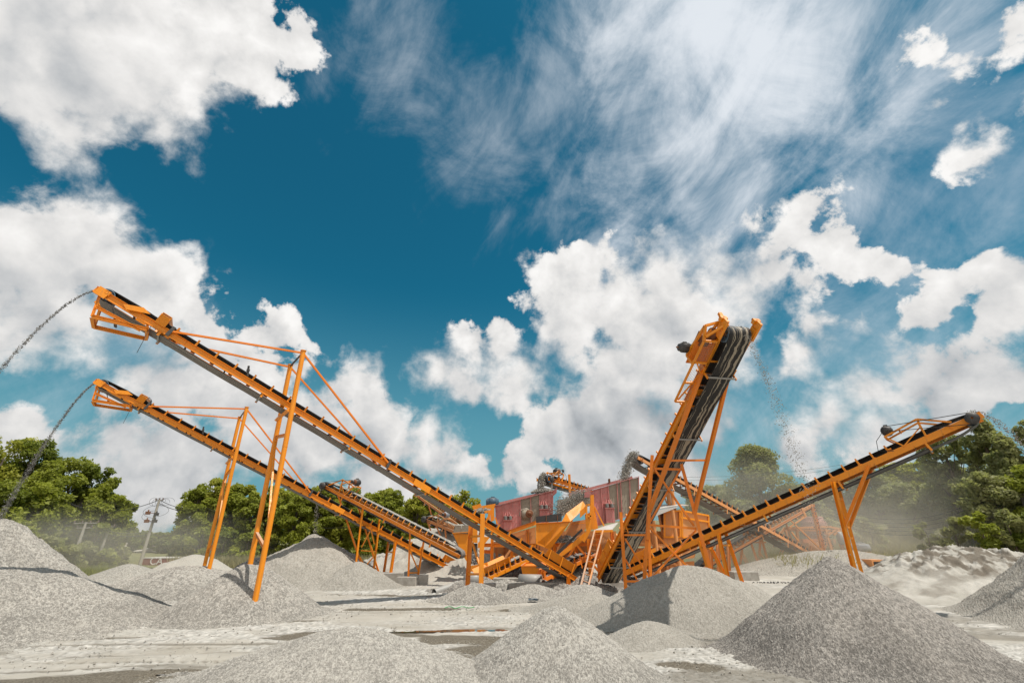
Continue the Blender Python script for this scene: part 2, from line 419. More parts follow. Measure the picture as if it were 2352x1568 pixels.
def srad(x, y, r):
    c = DIR(x, y); return (c - DIR(x + r, y)).length * .5 + (c - DIR(x, y + r)).length * .5
def field(blobs, vec):
    acc = None
    for x, y, r in blobs:
        c = DIR(x, y); g = t.math('SUBTRACT', srad(x, y, r), t.vmath('DISTANCE', vec, tuple(c)))
        if acc is None: acc = g
        else: acc = t.math('SMOOTH_MAX', acc, g, .03)
    return acc
CUM = [(60, 60, 234), (200, 200, 153), (330, 90, 214), (500, 60, 153), (560, 150, 71), (150, 300, 76), (330, 230, 122), (420, 270, 45), (600, 60, 45), (690, 60, 48), (670, 130, 28), (380, 340, 24), (80, 270, 71),
       (90, 580, 154), (210, 580, 114), (300, 660, 120), (380, 690, 92), (455, 630, 49), (60, 720, 137), (180, 740, 103), (430, 730, 47), (220, 830, 42), 
       (625, 775, 56), (560, 810, 58), (480, 840, 81), (560, 900, 114), (420, 900, 92), (310, 850, 47), (680, 850, 58), (840, 870, 60), (790, 900, 69), (850, 950, 69), (900, 1010, 81), (985, 990, 60), (1000, 1060, 81), (720, 1000, 126), (600, 1020, 92), (420, 1030, 114), (270, 1000, 86), (260, 930, 56), (330, 1120, 126), (80, 1020, 69), (0, 1010, 58), (180, 1080, 92), (480, 1130, 92), (900, 1130, 103), 
       (1330, 640, 83), (1265, 640, 56), (1420, 680, 81), (1525, 640, 85), (1630, 640, 69), (1480, 740, 126), (1300, 730, 92), (1600, 740, 103), (1235, 700, 35), (1085, 790, 60), (1010, 850, 58), (1150, 800, 64), (1050, 880, 69), (1190, 880, 86), (1290, 930, 58), (1420, 870, 114), (1550, 850, 103), (1470, 990, 126), (1330, 1000, 69), (1600, 960, 81), (1560, 1060, 81), (1220, 960, 38), (1250, 1010, 49), (1180, 1060, 41), (1110, 1085, 47), (1380, 1090, 81), (1230, 1100, 47),
       (1870, 490, 56), (1830, 540, 64), (1910, 570, 60), (1770, 620, 76), (1850, 640, 69), (1710, 660, 69), (1970, 600, 42), (2040, 610, 31), (1850, 700, 29), (1740, 700, 47), (1670, 800, 69),
       (1880, 750, 49), (1840, 800, 51), (1830, 850, 35), (1960, 745, 24), (1740, 530, 17),
       (2180, 660, 56), (2260, 630, 69), (2340, 630, 76), (2300, 700, 81), (2130, 720, 35), (2060, 840, 47), (2000, 900, 69), (2120, 880, 86), (2240, 850, 81), (2340, 880, 81), (1900, 960, 69), (2010, 1000, 92), (2160, 980, 92), (1830, 1040, 69),
       (2210, 160, 24), (2270, 135, 25), (2330, 110, 28), (2335, 60, 17), (2130, 125, 14), (2160, 240, 12), (2200, 225, 18), (2220, 280, 11), (2345, 215, 17), (2180, 360, 20), (2240, 350, 18), (2250, 300, 8), (450, 360, 12), (640, 200, 18)]
GREY = [(1390, 960, 130), (1520, 930, 110), (1620, 1010, 110), (1430, 830, 80), (1560, 760, 60), (1290, 830, 40), (80, 130, 230), (200, 230, 130), (70, 690, 110), (190, 640, 60), (370, 860, 60), (330, 990, 80), (430, 1060, 60), (700, 960, 90), (820, 1020, 70), (1150, 930, 40), (1780, 640, 40), (2310, 690, 50), (2150, 930, 60), (1350, 740, 40), (1660, 700, 40)]
DARK = [(1420, 1000, 110), (1560, 985, 120), (1650, 1040, 90)]
big = t.noise(d, 5.5, 3, .55); mid = t.noise(d, 13, 10, .60, .12)
def billow(vec):
    n = t.new('ShaderNodeTexNoise', noise_type='RIDGED_MULTIFRACTAL', normalize=False); t.set(n.inputs['Vector'], vec)
    n.inputs['Scale'].default_value = 11.0; n.inputs['Detail'].default_value = 5; n.inputs['Roughness'].default_value = .5; n.inputs['Lacunarity'].default_value = 2.1
    n.inputs['Offset'].default_value = 1.0; n.inputs['Gain'].default_value = 1.0
    return n.outputs['Fac']
vo = billow(d)
puff = t.math('SUBTRACT', .9, vo)
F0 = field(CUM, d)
F0 = t.math('MAXIMUM', F0, t.math('MULTIPLY', t.math('SUBTRACT', t.math('MULTIPLY', sp.outputs['Y'], -1.0), .22), .35))   # unseen broken cloud added behind the camera for neutral fill light
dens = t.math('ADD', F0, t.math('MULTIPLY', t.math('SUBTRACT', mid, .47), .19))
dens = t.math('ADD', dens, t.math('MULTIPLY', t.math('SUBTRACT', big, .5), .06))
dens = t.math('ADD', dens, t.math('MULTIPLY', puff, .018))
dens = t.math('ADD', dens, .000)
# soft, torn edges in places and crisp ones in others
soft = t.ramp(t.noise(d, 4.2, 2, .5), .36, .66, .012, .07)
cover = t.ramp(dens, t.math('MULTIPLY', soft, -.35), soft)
# relief: how much thicker the cloud is here than a little way towards the sun
d2 = t.vmath('ADD', d, (.028, .0, .036)); mid2 = t.noise(d2, 13, 6, .58, .12); vo2 = billow(d2)
rel = t.math('ADD', t.math('SUBTRACT', mid, mid2), t.math('MULTIPLY', t.math('SUBTRACT', vo2, vo), .16))
gf = field(GREY, d); gf = t.math('ADD', gf, t.math('MULTIPLY', t.math('SUBTRACT', big, .5), .18)); gf = t.math('ADD', gf, t.math('MULTIPLY', t.math('SUBTRACT', mid, .5), .22))
grey = t.ramp(gf, -.07, .16, 0, 1)
df = t.math('ADD', field(DARK, d), t.math('MULTIPLY', t.math('SUBTRACT', mid, .5), .30)); dark = t.ramp(df, -.06, .12, 0, 1)
thin = t.ramp(dens, .0, .10, 0, 1)
lum = t.math('ADD', .83, t.math('MULTIPLY', rel, .55)); lum = t.math('SUBTRACT', lum, t.math('MULTIPLY', grey, .20)); lum = t.math('SUBTRACT', lum, t.math('MULTIPLY', dark, .07))
lum = t.math('SUBTRACT', lum, t.math('MULTIPLY', low, .17))
lum = t.math('MINIMUM', t.math('MAXIMUM', lum, .24), .97)
cc = t.mix(t.ramp(lum, .3, .85), (.86, .93, 1.0), (1.0, .985, .965))
cloud = t.scale(cc, t.math('MULTIPLY', lum, 1.0 / BS))
# high thin streaks
CIR = [(1620, 60, 260), (1750, 120, 220), (1900, 100, 110), (1820, 260, 130), (1700, 400, 110), (1560, 330, 130), (1600, 480, 60), (1470, 420, 60), (1480, 60, 110)]
CIR2 = [(1000, 120, 190), (1100, 300, 150), (1180, 390, 90), (1300, 180, 190), (1300, 430, 110), (1500, 300, 200), (2080, 250, 170), (2200, 480, 170), (2080, 600, 110), (1300, 60, 150), (1850, 500, 120), (2320, 520, 120), (1950, 720, 70), (2050, 780, 140), (1700, 950, 160), (2300, 1020, 160), (120, 930, 60), (260, 800, 80)]
ax = (DIR(2020, 20) - DIR(1650, 520)).normalized(); az = DIR(1850, 280); bx = az.cross(ax).normalized()
cx = t.new('ShaderNodeCombineXYZ'); t.set(cx.inputs[0], t.math('MULTIPLY', t.vmath('DOT_PRODUCT', d, tuple(ax)), 2.4)); t.set(cx.inputs[1], t.math('MULTIPLY', t.vmath('DOT_PRODUCT', d, tuple(bx)), 5.6)); t.set(cx.inputs[2], t.math('MULTIPLY', sp.outputs['Z'], 1.5))
wisp = t.noise(cx.outputs[0], 1.7, 10, .62, .5); wisp2 = t.noise(d, 5, 9, .66, .5)
ws = t.math('ADD', t.math('MULTIPLY', wisp, .46), t.math('MULTIPLY', wisp2, .54))
c1 = t.math('ADD', field(CIR, d), t.math('MULTIPLY', t.math('SUBTRACT', ws, .47), 1.0)); c1 = t.ramp(c1, -.15, .24, 0, .93)
c2 = t.math('ADD', field(CIR2, d), t.math('MULTIPLY', t.math('SUBTRACT', ws, .48), 1.1)); c2 = t.ramp(c2, -.06, .32, 0, .45)
cir = t.math('MAXIMUM', c1, c2)
base = t.mix(cir, blue, (.82 / BS, .86 / BS, .91 / BS))
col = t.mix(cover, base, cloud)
# below the horizon the dome shows the bright dusty land
gnd = t.ramp(sp.outputs['Z'], -.02, .0, 1, 0)
col = t.mix(gnd, col, (.34 / BS, .32 / BS, .28 / BS))
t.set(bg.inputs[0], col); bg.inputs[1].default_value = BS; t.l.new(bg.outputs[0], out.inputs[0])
W.cycles.sampling_method = 'MANUAL'; W.cycles.sample_map_resolution = 512
S.view_settings.view_transform = 'Standard'; S.view_settings.look = 'None'; S.view_settings.gamma = 1; S.view_settings.exposure = 0.0
# ---------------------------------------------------------------- the yard floor, one sheet out to the horizon
def axis_steps(lo, hi, fine, far_lo, far_hi, g=1.07):
    a = list(np.arange(lo, hi, fine)); st = fine; x = a[-1]
    while x < far_hi: st *= g; x += st; a.append(x)
    st = fine; x = lo; b = []
    while x > far_lo: st *= g; x -= st; b.append(x)
    return np.array(b[::-1] + a)
def poly_mask(X, Y, pts, soft):
    """soft mask of an ellipse list (cx, cy, rx, ry, rot)"""
    m = np.zeros(X.shape)
    for cx, cy, rx, ry, rot in pts:
        c, s_ = math.cos(rot), math.sin(rot); dx = X - cx; dy = Y - cy
        r = np.hypot((dx * c + dy * s_) / rx, (-dx * s_ + dy * c) / ry)
        m = np.maximum(m, 1 - sstep(1 - soft, 1 + soft, r + 1.5 * (fbm(X * .55, Y * 1.5, 21, 5) - .5) * 2))
    return m
xs = axis_steps(-17, 16, .075, -1400, 1400); ys = axis_steps(10.5, 27, .075, -60, 2200)
GX, GY = np.meshgrid(xs, ys)
Zb = zg(GX, GY)
near = sstep(60, 30, np.hypot(GX, GY - 20))
d1, s1 = cells(GX, GY, .09, 40)
gm = np.clip(fbm(GX * .5, GY * .9, 31, 5) * 2.4 - .85, 0, 1) * near
gm = np.maximum(gm, poly_mask(GX, GY, [(-9, 12.5, 6, 1.6, .2), (4.4, 13.5, 3.4, 2.2, 0), (12, 20, 4, 3, .3), (-2.5, 30.5, 6, 1.6, 0), (-8.5, 18.6, 4.5, 1.6, .25), (6.5, 17.2, 4.5, 1.3, 0), (15, 15, 4, 2, 0)], .4) * near)
px_wet = [(*PZ(450, 1548)[:2], 4.4, .55, .22), (*PZ(120, 1560)[:2], 3.4, .45, .18), (*PZ(1050, 1470)[:2], 3.0, .85, 0), (*PZ(760, 1462)[:2], 3.4, .6, .04), (*PZ(1090, 1500)[:2], 1.3, .8, 0),
          (*PZ(1580, 1482)[:2], .75, .16, .1), (*PZ(1600, 1535)[:2], 1.15, .55, -.25), (*PZ(1410, 1452)[:2], .8, .3, 0), (*PZ(640, 1428)[:2], 1.6, .22, .1),
          (*PZ(980, 1398)[:2], 3.0, .28, 0), (*PZ(960, 1367)[:2], 5.0, .35, 0), (*PZ(2150, 1500)[:2], 1.6, .25, .2)]
wet = poly_mask(GX, GY, px_wet, .45) * (.80 + .5 * fbm(GX * 1.2, GY * 4, 66, 4))
wet = np.maximum(wet, .55 * sstep(.44, .60, fbm(GX * .16, GY * .75, 71, 5)) * near * sstep(26, 21, GY))
# wheel ruts running across the yard
for (yy, k, w_, a_) in ((19.2, .10, .30, .75), (17.6, .12, .25, .6), (16.0, .10, .22, .55), (24.5, .02, .35, .45), (15.1, .14, .18, .6)):
    line = GY - (yy + k * (GX + 6) + .5 * np.sin(GX * .23 + yy))
    wet = np.maximum(wet, a_ * np.exp(-(line / w_) ** 2) * sstep(.26, .50, fbm(GX * .35, GY * 1.8, int(yy * 10), 4)) * sstep(5, 0, GX) * near)
    Zb -= .035 * np.exp(-(line / w_) ** 2) * near * sstep(6, 0, GX)
for (x0, y0, k, c_) in ((-4, 15.6, .10, .004), (-4, 17.3, .10, .004), (-3, 26.2, -.02, .002), (-3, 24.6, -.02, .002), (8, 19.0, -.5, .02)):
    line = GY - (y0 + k * (GX - x0) + c_ * (GX - x0) ** 2); tr_ = np.exp(-(line / .20) ** 4) * near; lug = .5 + .5 * np.sign(np.sin(GX * 21 + line * 14))
    Zb -= tr_ * (.030 + .018 * lug); wet = np.maximum(wet, tr_ * (.30 + .22 * lug) * sstep(.30, .5, fbm(GX * .5, GY * .9, int(y0 * 7), 3)))
for (yy, k) in ((18.9, -.28), (19.7, -.30), (20.6, -.30), (17.9, -.26)):      # ruts curving out at the right
    line = GY - (yy + k * (GX - 17) + .03 * (GX - 17) ** 2)
    Zb -= .05 * np.exp(-(line / .16) ** 2) * sstep(12.5, 14.5, GX) * near
    wet = np.maximum(wet, .42 * np.exp(-(line / .12) ** 2) * sstep(12.5, 14.5, GX) * near)
Zb += near * (.035 * (fbm(GX * 1.6, GY * 1.6, 5, 5) - .5) + gm * (.045 * (1 - np.clip(d1, 0, 1) ** 2) * (.3 + s1)) * (1 - wet * .7))
lump = cells(GX, GY, .55, 77); Zb += near * np.where((lump[1] > .86), .05, 0) * np.clip(1 - lump[0] * 3.2, 0, 1)
Zb -= .05 * poly_mask(GX, GY, [(*PZ(1050, 1447)[:2], 2.7, .34, 0), (*PZ(700, 1450)[:2], 2.2, .2, .05), (*PZ(430, 1546)[:2], .8, .10, .2)], .3)
grassy = sstep(46, 54, GY + 3 * (fbm(GX * .2, GY * .2, 90, 3) - .5)) * np.clip(sstep(9, 22, GX) + sstep(-14, -26, GX), 0, 1)
grassy = np.maximum(grassy, sstep(66, 74, GY)); grassy = np.maximum(grassy, sstep(30, 44, -GX) * sstep(30, 44, GY))
nx, ny = len(xs), len(ys); idx = np.arange(nx * ny).reshape(ny, nx)
Q4 = np.stack([idx[:-1, :-1], idx[:-1, 1:], idx[1:, 1:], idx[1:, :-1]], -1).reshape(-1, 4)
g = np_mesh('ground', np.stack([GX, GY, Zb], -1).reshape(-1, 3), Q4, M['ground'], attrs=dict(stone=s1.ravel(), wet=wet.ravel(), gravelly=gm.ravel(), grassy=grassy.ravel()))
put(g, 'pale dusty yard floor of crushed stone with damp brown ruts', None, kind='structure')

def puddle(cx, cy, rx, ry, z, lab):
    m = MB(); vs = [(cx, cy, z)]; n = 40
    for i in range(n):
        a = 2 * math.pi * i / n; k = 1 + .22 * math.sin(3 * a + cx) + .12 * math.sin(7 * a)
        vs.append((cx + rx * k * math.cos(a), cy + ry * k * math.sin(a), z))
    m.add(vs, [(0, 1 + i, 1 + (i + 1) % n) for i in range(n)])
    o = m.build('puddle', M['water']); put(o, lab, None, kind='structure')
p = PZ(1050, 1447); puddle(p.x, p.y, 2.5, .34, zg1(p.x, p.y) - .018, 'long shallow puddle reflecting the orange machines behind the middle heaps')
p = PZ(430, 1546); puddle(p.x, p.y, .75, .10, zg1(p.x, p.y) - .012, 'thin puddle in the dark wet strip at the lower left')

# ---------------------------------------------------------------- heaps
def heap(label, cx, cy, H, Rx, Ry, m, rot=0, tip=.10, res=0.025, cell=0.051, amp=.55, seed=1, cat='gravel heap', group=None, name='gravel_heap', lump=.05, gully=0.0, damp=None, clod=0.0, z0=None, flat=0.0):
    R = max(Rx, Ry) * 1.22
    a = np.arange(-R, R + res, res); X, Y = np.meshgrid(a, a)
    c, s_ = math.cos(rot), math.sin(rot); lx = X * c + Y * s_; ly = -X * s_ + Y * c
    ang = np.arctan2(ly, lx)
    wob = 1 + .16 * (fbm(np.cos(ang) * 1.3 + 4, np.sin(ang) * 1.3 + seed, seed, 3) - .5)
    r = np.hypot(lx / Rx, ly / Ry) / wob
    rr = np.sqrt(r * r + tip * tip); top = 1 - tip
    h = (1 - rr) / top
    k = .05; h = k * np.logaddexp(0, h / k)                      # a foot that runs out gently
    h = np.where(r > 1.16, -.08, h - .018)
    if flat: h = -.06 * np.logaddexp(-h / .06, -flat / .06)
    if gully: h = h * (1 - gully * sstep(.25, .6, r) * np.abs(fbm(ang * 9, r * 1.0, seed + 5, 3) - .5) * 2)
    wx, wy = X + cx, Y + cy
    z = H * h + H * lump * (fbm(wx * 1.1, wy * 1.1, seed + 2, 4) - .5) * np.clip(h * 6, 0, 1) * 2
    if clod: 
        cl = fbm(wx * 1.9, wy * 1.9, seed + 30, 5); c2 = fbm(wx * 5.5, wy * 5.5, seed + 33, 4); z = z + clod * (np.clip(cl * 2.6 - 1.1, 0, 1) * .7 + .5 * c2) * sstep(.42, .66, h) + .05 * np.clip(fbm(wx * 2.4 + wy * 1.2, wy * .8, seed + 35, 4) * 3 - 1.6, 0, 1) * np.clip(h * 5, 0, 1)
    attrs = {}
    if cell:
        dd, ss = cells(wx, wy, cell, seed + 50); d2, s2 = cells(wx + 3.3, wy, cell * .55, seed + 60)
        z = z + amp * cell * (.35 + .65 * ss) * (1 - np.clip(dd, 0, 1) ** 2) + amp * cell * .35 * s2 * (1 - np.clip(d2, 0, 1) ** 2)
        rj = np.random.RandomState(seed); z = z + (rj.rand(*X.shape) - .5) * res * .75
        stv = (-.22 * sstep(.55, .12, h) * (.4 + fbm(wx * .8, wy * .8, seed + 70, 4)) - .20 * sstep(.5, .64, fbm(ang * 2.2 + 9, r * 2.6, seed + 71, 4)) + .06 + ss * .95 + s2 * .25 - .10 - np.clip(dd - .42, 0, 1) * .9).ravel()  # last term darkens the gaps between stones, painting in their shade
    base = zg(wx, wy) if z0 is None else np.full(X.shape, z0)
    Z = base + z
    if damp is not None: attrs['damp'] = damp(wx, wy, h).ravel()
    keep = (h > -.05).ravel(); n = len(a); idx = np.arange(n * n).reshape(n, n)
    q = np.stack([idx[:-1, :-1], idx[:-1, 1:], idx[1:, 1:], idx[1:, :-1]], -1).reshape(-1, 4)
    q = q[keep[q].any(1)]
    V = np.stack([wx, wy, Z], -1).reshape(-1, 3)
    used = np.zeros(n * n, bool); used[q.ravel()] = True; new = np.cumsum(used) - 1
    fa = {'stone': np.clip(stv[q].mean(1) * .75 + (np.random.RandomState(seed + 1).rand(len(q)) - .5) * .75 + .12, 0, 1)} if cell else None
    o = np_mesh(name, V[used], new[q], m, smooth=not cell, attrs={k_: v[used] for k_, v in attrs.items()}, loc=(cx, cy, 0), fattrs=fa)
    return put(o, label, cat, group)
G1 = 'loose gravel heaps in the yard'
heap('coarse grey cone of crushed stone filling the lower right corner', 10.1, 16, 2.62, 3.75, 3.75, M['gravel_dark'], tip=.07, res=.021, cell=.052, amp=.62, seed=3, group=G1)
heap('pointed gravel heap at the bottom centre beside the puddle', 1.1, 13.45, 1.55, 2.75, 2.75, M['gravel'], tip=.12, res=.019, cell=.046, amp=.62, seed=5, group=G1)
heap('low broad gravel mound at the bottom edge left of centre', -3.9, 12.8, 1.15, 4.3, 3.0, M['gravel'], rot=.06, tip=.22, res=.019, cell=.044, amp=.62, seed=8, group=G1)
heap('wide flat topped gravel heap at the left edge', -21.8, 19.9, 2.85, 8.4, 4.9, M['gravel'], rot=.32, flat=.70, tip=.10, res=.030, cell=.06, amp=.62, seed=11, group=G1)
heap('tallest gravel cone at the left edge below the falling stone stream', -28.2, 26.9, 4.2, 6.2, 6.2, M['gravel'], tip=.08, res=.045, cell=.08, amp=.55, seed=13, group=G1)
heap('gravel heap round the feet of the nearer tall pipe mast', -11.9, 23.2, 2.0, 3.45, 3.45, M['gravel'], tip=.20, res=.028, cell=.06, amp=.62, seed=17, group=G1)
heap('gravel heap round the feet of the farther pipe mast', -19.8, 31.0, 1.5, 6.0, 3.9, M['gravel'], rot=.2, tip=.25, res=.045, cell=.08, amp=.55, seed=19, group=G1)
heap('long smooth fine gravel heap in front of the trestle conveyor', 7.6, 21.6, 2.05, 5.2, 3.5, M['gravel_mid'], rot=-.12, tip=.22, res=.034, cell=.04, seed=23, group=G1)
heap('low spur of gravel below the shaded side of the long heap', 4.6, 17.9, .55, 1.9, 1.3, M['gravel_mid'], rot=.5, tip=.2, res=.03, cell=.04, seed=24, group=G1)
heap('flat tail of gravel running left from the long heap', 3.6, 24.2, .75, 3.3, 1.9, M['gravel_mid'], rot=-.2, tip=.25, res=.034, cell=.04, seed=25, group=G1)
heap('big fine grained heap below the small conveyor head at the left', -15.2, 38.2, 3.25, 6.3, 5.8, M['gravel_mid'], tip=.06, res=.06, cell=.06, seed=29, group=G1, lump=.08)
heap('small fine heap at the right foot of the big fine heap', -10.8, 35.4, 1.55, 3.4, 2.9, M['gravel_mid'], rot=-.4, tip=.1, res=.06, cell=.06, seed=31, group=G1)
heap('eroded pale stone dust bank behind the middle conveyors', -5.4, 47, 4.3, 10.5, 6.5, M['grit'], tip=.22, res=.11, cell=0, seed=37, group=G1, gully=.45, cat='stone dust bank', name='stone_dust_bank', lump=.10)
heap('small heap of coarse loose stones beside the orange post', -1.9, 27.9, .80, 2.4, 1.5, M['gravel'], tip=.2, res=0.022, cell=0.068, amp=.9, seed=41, group=G1)
heap('spilled gravel under the middle conveyor tail', 1.2, 30.6, .55, 2.3, 1.2, M['gravel'], tip=.2, res=0.029, cell=0.061, amp=.8, seed=43, group=G1)
heap('spilled gravel at the foot of the ladder', 4.0, 28.7, .7, 2.6, 1.6, M['gravel'], tip=.25, res=0.029, cell=0.061, amp=.7, seed=44, group=G1)
heap('scattered stones between the concrete plinths', .9, 28.2, .25, 2.0, .8, M['gravel'], tip=.3, res=0.025, cell=0.068, amp=.9, seed=45, group=G1)
heap('low brown grey mound at the left in front of the utility pole', -30.6, 40.5, 1.15, 3.4, 3.0, M['gravel_fine'], tip=.2, res=.1, cell=0, seed=47, group=G1)
heap('rounded sandy mound behind the farther pipe mast', -28.0, 44.5, 1.65, 4.3, 3.8, M['grit'], rot=.3, tip=.3, res=.1, cell=0, seed=51, group=G1, cat='gravel mound', lump=.10)
heap('rubble mound of dirty stones between the two pipe masts', -18.2, 36.4, 1.7, 3.3, 2.4, M['stones'], tip=.3, res=0.043, cell=0.109, amp=.8, seed=53, group=G1, cat='gravel mound', lump=.15)
heap('dark rubble behind the small conveyor legs', -9.2, 46.0, 2.1, 6.5, 3, M['stones'], tip=.4, res=0.065, cell=0.204, amp=.8, seed=57, group=G1, cat='rubble mound', name='rubble_mound')
heap('grey gravel bank in the shade at the far right behind the sand', 30, 47, 2.0, 13, 4, M['gravel_fine'], tip=.3, res=.14, cell=0, seed=59, group=G1, cat='gravel mound')
heap('grey cone cut off by the right edge of the picture', 26.2, 20.6, 4.9, 6.8, 6.8, M['gravel_mid'], tip=.08, res=.045, cell=.05, seed=61, group=G1, gully=.12)
def damp(wx, wy, h): return np.clip(sstep(.42, .60, fbm(wx * 2.2, wy * 2.2, 99, 5)) * sstep(.40, .62, h) + .5 * sstep(.60, .74, fbm(wx * .5 + wy * .3, wy * 1.2, 93, 5)), 0, 1)
heap('long pale sand bank with crumbling crest at the right', 27.6, 30.6, 2.4, 10.4, 6.4, M['sand'], rot=.0, tip=.30, res=.075, cell=0, seed=67, cat='sand bank', name='sand_bank', lump=.07, clod=.45, damp=damp, gully=.10)

# loose stones lying about the yard and rolled to the feet of the heaps
rg = np.random.RandomState(5); n = 6500
sx_ = rg.uniform(-20, 18, n * 2); sy_ = rg.uniform(11, 32, n * 2)
kk = fbm(sx_ * .45, sy_ * .8, 15, 4) > .52; ring = np.zeros(n * 2, bool)
for cx, cy, R_ in ((10.1, 16, 4.1), (1.1, 13.45, 3.0), (-3.9, 12.8, 4.3), (-11.8, 23.1, 4.2), (-20, 20, 6.3), (7.6, 21.6, 5.0), (-1.9, 27.9, 2.5), (4, 28.7, 2.8), (26.2, 20.6, 7)):
    dd_ = np.hypot(sx_ - cx, (sy_ - cy) * (1.25 if R_ > 4.9 else 1)); ring |= (dd_ > R_ * .93) & (dd_ < R_ * 1.22)
sel = (kk | ring); sx_, sy_ = sx_[sel][:n], sy_[sel][:n]; m_ = len(sx_)
octa = np.array([(1, 0, 0), (-1, 0, 0), (0, 1, 0), (0, -1, 0), (0, 0, .7), (0, 0, -.7)], float); of = np.array([(0, 2, 4), (2, 1, 4), (1, 3, 4), (3, 0, 4), (2, 0, 5), (1, 2, 5), (3, 1, 5), (0, 3, 5)])
sz_ = (.012 + .030 * rg.rand(m_) ** 3.2); V = octa[None] * (sz_[:, None, None] * (.6 + .8 * rg.rand(m_, 1, 3))) + np.stack([sx_, sy_, zg(sx_, sy_) + .035], -1)[:, None, :]
a_ = rg.rand(m_) * 6.28
o = np_mesh('loose_stones', V.reshape(-1, 3), (of[None] + 6 * np.arange(m_)[:, None, None]).reshape(-1, 3), M['gravel_fine'], smooth=False, loc=(0, 20, 0)); put(o, 'loose stones strewn over the yard floor and round the heap feet', 'stones', kind='stuff')
# ---------------------------------------------------------------- conveyors
ZUP = Vector((0, 0, 1))
class Frame:
    """local axes of a conveyor: a along it from the tail, b across (+ is l), c square to the belt"""
    def __init__(s, tail, head):
        s.o = Vector(tail); s.s = Vector(head) - s.o; s.L = s.s.length; s.s.normalize()
        s.l = s.s.cross(ZUP).normalized(); s.n = s.l.cross(s.s).normalized()
    def __call__(s, a, b, c): return s.o + s.s * a + s.l * b + s.n * c

def uv_mesh(name, V, Fc, UV, mats, mi, parent):
    me = bpy.data.meshes.new(name); o = wpos(parent)
    me.from_pydata([tuple(Vector(v) - o) for v in V], [], Fc)
    uvl = me.uv_layers.new(name='UVMap')
    for poly in me.polygons:
        for li in poly.loop_indices: uvl.data[li].uv = UV[me.loops[li].vertex_index]
    for m in mats: me.materials.append(m)
    me.polygons.foreach_set('material_index', mi); me.polygons.foreach_set('use_smooth', [True] * len(Fc)); me.update()
    ob = bpy.data.objects.new(name, me); COL.objects.link(ob); ob.parent = parent; return ob

def belt(W, w, ct, cr, trough, outer, root, ramp=1.3, a0=0.0, a1=None, sag=.02, rs=3.8, hc=None, hr=None):
    L = W.L if a1 is None else a1; r = (ct - cr) / 2; cm = (ct + cr) / 2
    hc = cm if hc is None else hc; hr = r if hr is None else hr
    st = []
    k = max(8, int(L / .6))
    for i in range(k + 1):
        a = a0 + (L - a0) * i / k; tr = trough * min(1, (a - a0) / ramp, (L - a) / ramp); q = max(0, 1 - (L - a) / 1.6); st.append((a, ct + (hc + hr - ct) * q, tr, (0, 1)))
    for i in range(1, 9):
        g = math.pi * i / 9; st.append((L + hr * math.sin(g), hc + hr * math.cos(g), 0, (math.sin(g), math.cos(g))))
    for i in range(k + 1):
        a = L - (L - a0) * i / k; q = max(0, 1 - (L - a) / .9); st.append((a, cr + (hc - hr - cr) * q - sag * abs(math.sin(math.pi * (a - a0) / rs)), 0, (0, -1)))
    for i in range(1, 9):
        g = math.pi * i / 9; st.append((a0 - r * math.sin(g), cm - r * math.cos(g), 0, (-math.sin(g), -math.cos(g))))
    bs = [-.5, -.36, -.19, 0, .19, .36, .5]; nb = len(bs); V = []; UV = []; dist = 0; prev = None; th = .022
    for lay in (0, 1):
        dist = 0; prev = None
        for (a, c, tr, nn) in st:
            if prev: dist += math.hypot(a - prev[0], c - prev[1])
            prev = (a, c)
            for bb in bs:
                h = max(0, abs(bb) - .17) * w * .62 * tr; inw = 1 - .14 * tr * max(0, abs(bb) - .17) / .33
                o = th * lay; V.append(W(a - nn[0] * o, bb * w * inw, c + h - nn[1] * o)); UV.append((bb + .5, dist))
    n = len(st); N = n * nb; Fc = []; mi = []
    for lay in (0, 1):
        for i in range(n):
            j = (i + 1) % n
            for q in range(nb - 1):
                f = (lay * N + i * nb + q, lay * N + i * nb + q + 1, lay * N + j * nb + q + 1, lay * N + j * nb + q)
                Fc.append(f if lay == 0 else f[::-1]); mi.append(0 if lay == 0 else 1)
    for q in (0, nb - 1):
        for i in range(n):
            j = (i + 1) % n; Fc.append((i * nb + q, j * nb + q, N + j * nb + q, N + i * nb + q)); mi.append(1)
    return uv_mesh('belt', V, Fc, UV, [M[outer], M['rubber']], mi, root)

def pulley(W, a, c, r, w, root, name='pulley', m='dark_steel', hub='rust'):
    hw = w / 2; p = MB(); C0 = W(a, 0, c)
    p.lathe(C0, W.l, [(-hw + .06, .03), (-hw + .06, r * .80), (-hw, r * .86), (-hw, r), (hw, r), (hw, r * .86), (hw - .06, r * .80), (hw - .06, .03)], 28)
    for sgn in (-1, 1):
        for k in range(6):
            g = math.pi * k / 3; d = W.s * math.cos(g) + W.n * math.sin(g)
            p.bar(C0 + W.l * sgn * (hw - .04) + d * r * .15, C0 + W.l * sgn * (hw - .04) + d * r * .8, .03, .03)
    o = p.build(name, M[m], root)
    q = MB(); q.tube(W(a, -hw - .20, c), W(a, hw + .20, c), .04, 12); q.lathe(W(a, -hw - .02, c), W.l, [(0, .09), (.08, .09)], 14); q.lathe(W(a, hw - .06, c), W.l, [(0, .09), (.08, .09)], 14)
    s = q.build('axle', M[hub], root); s.parent = o; return o

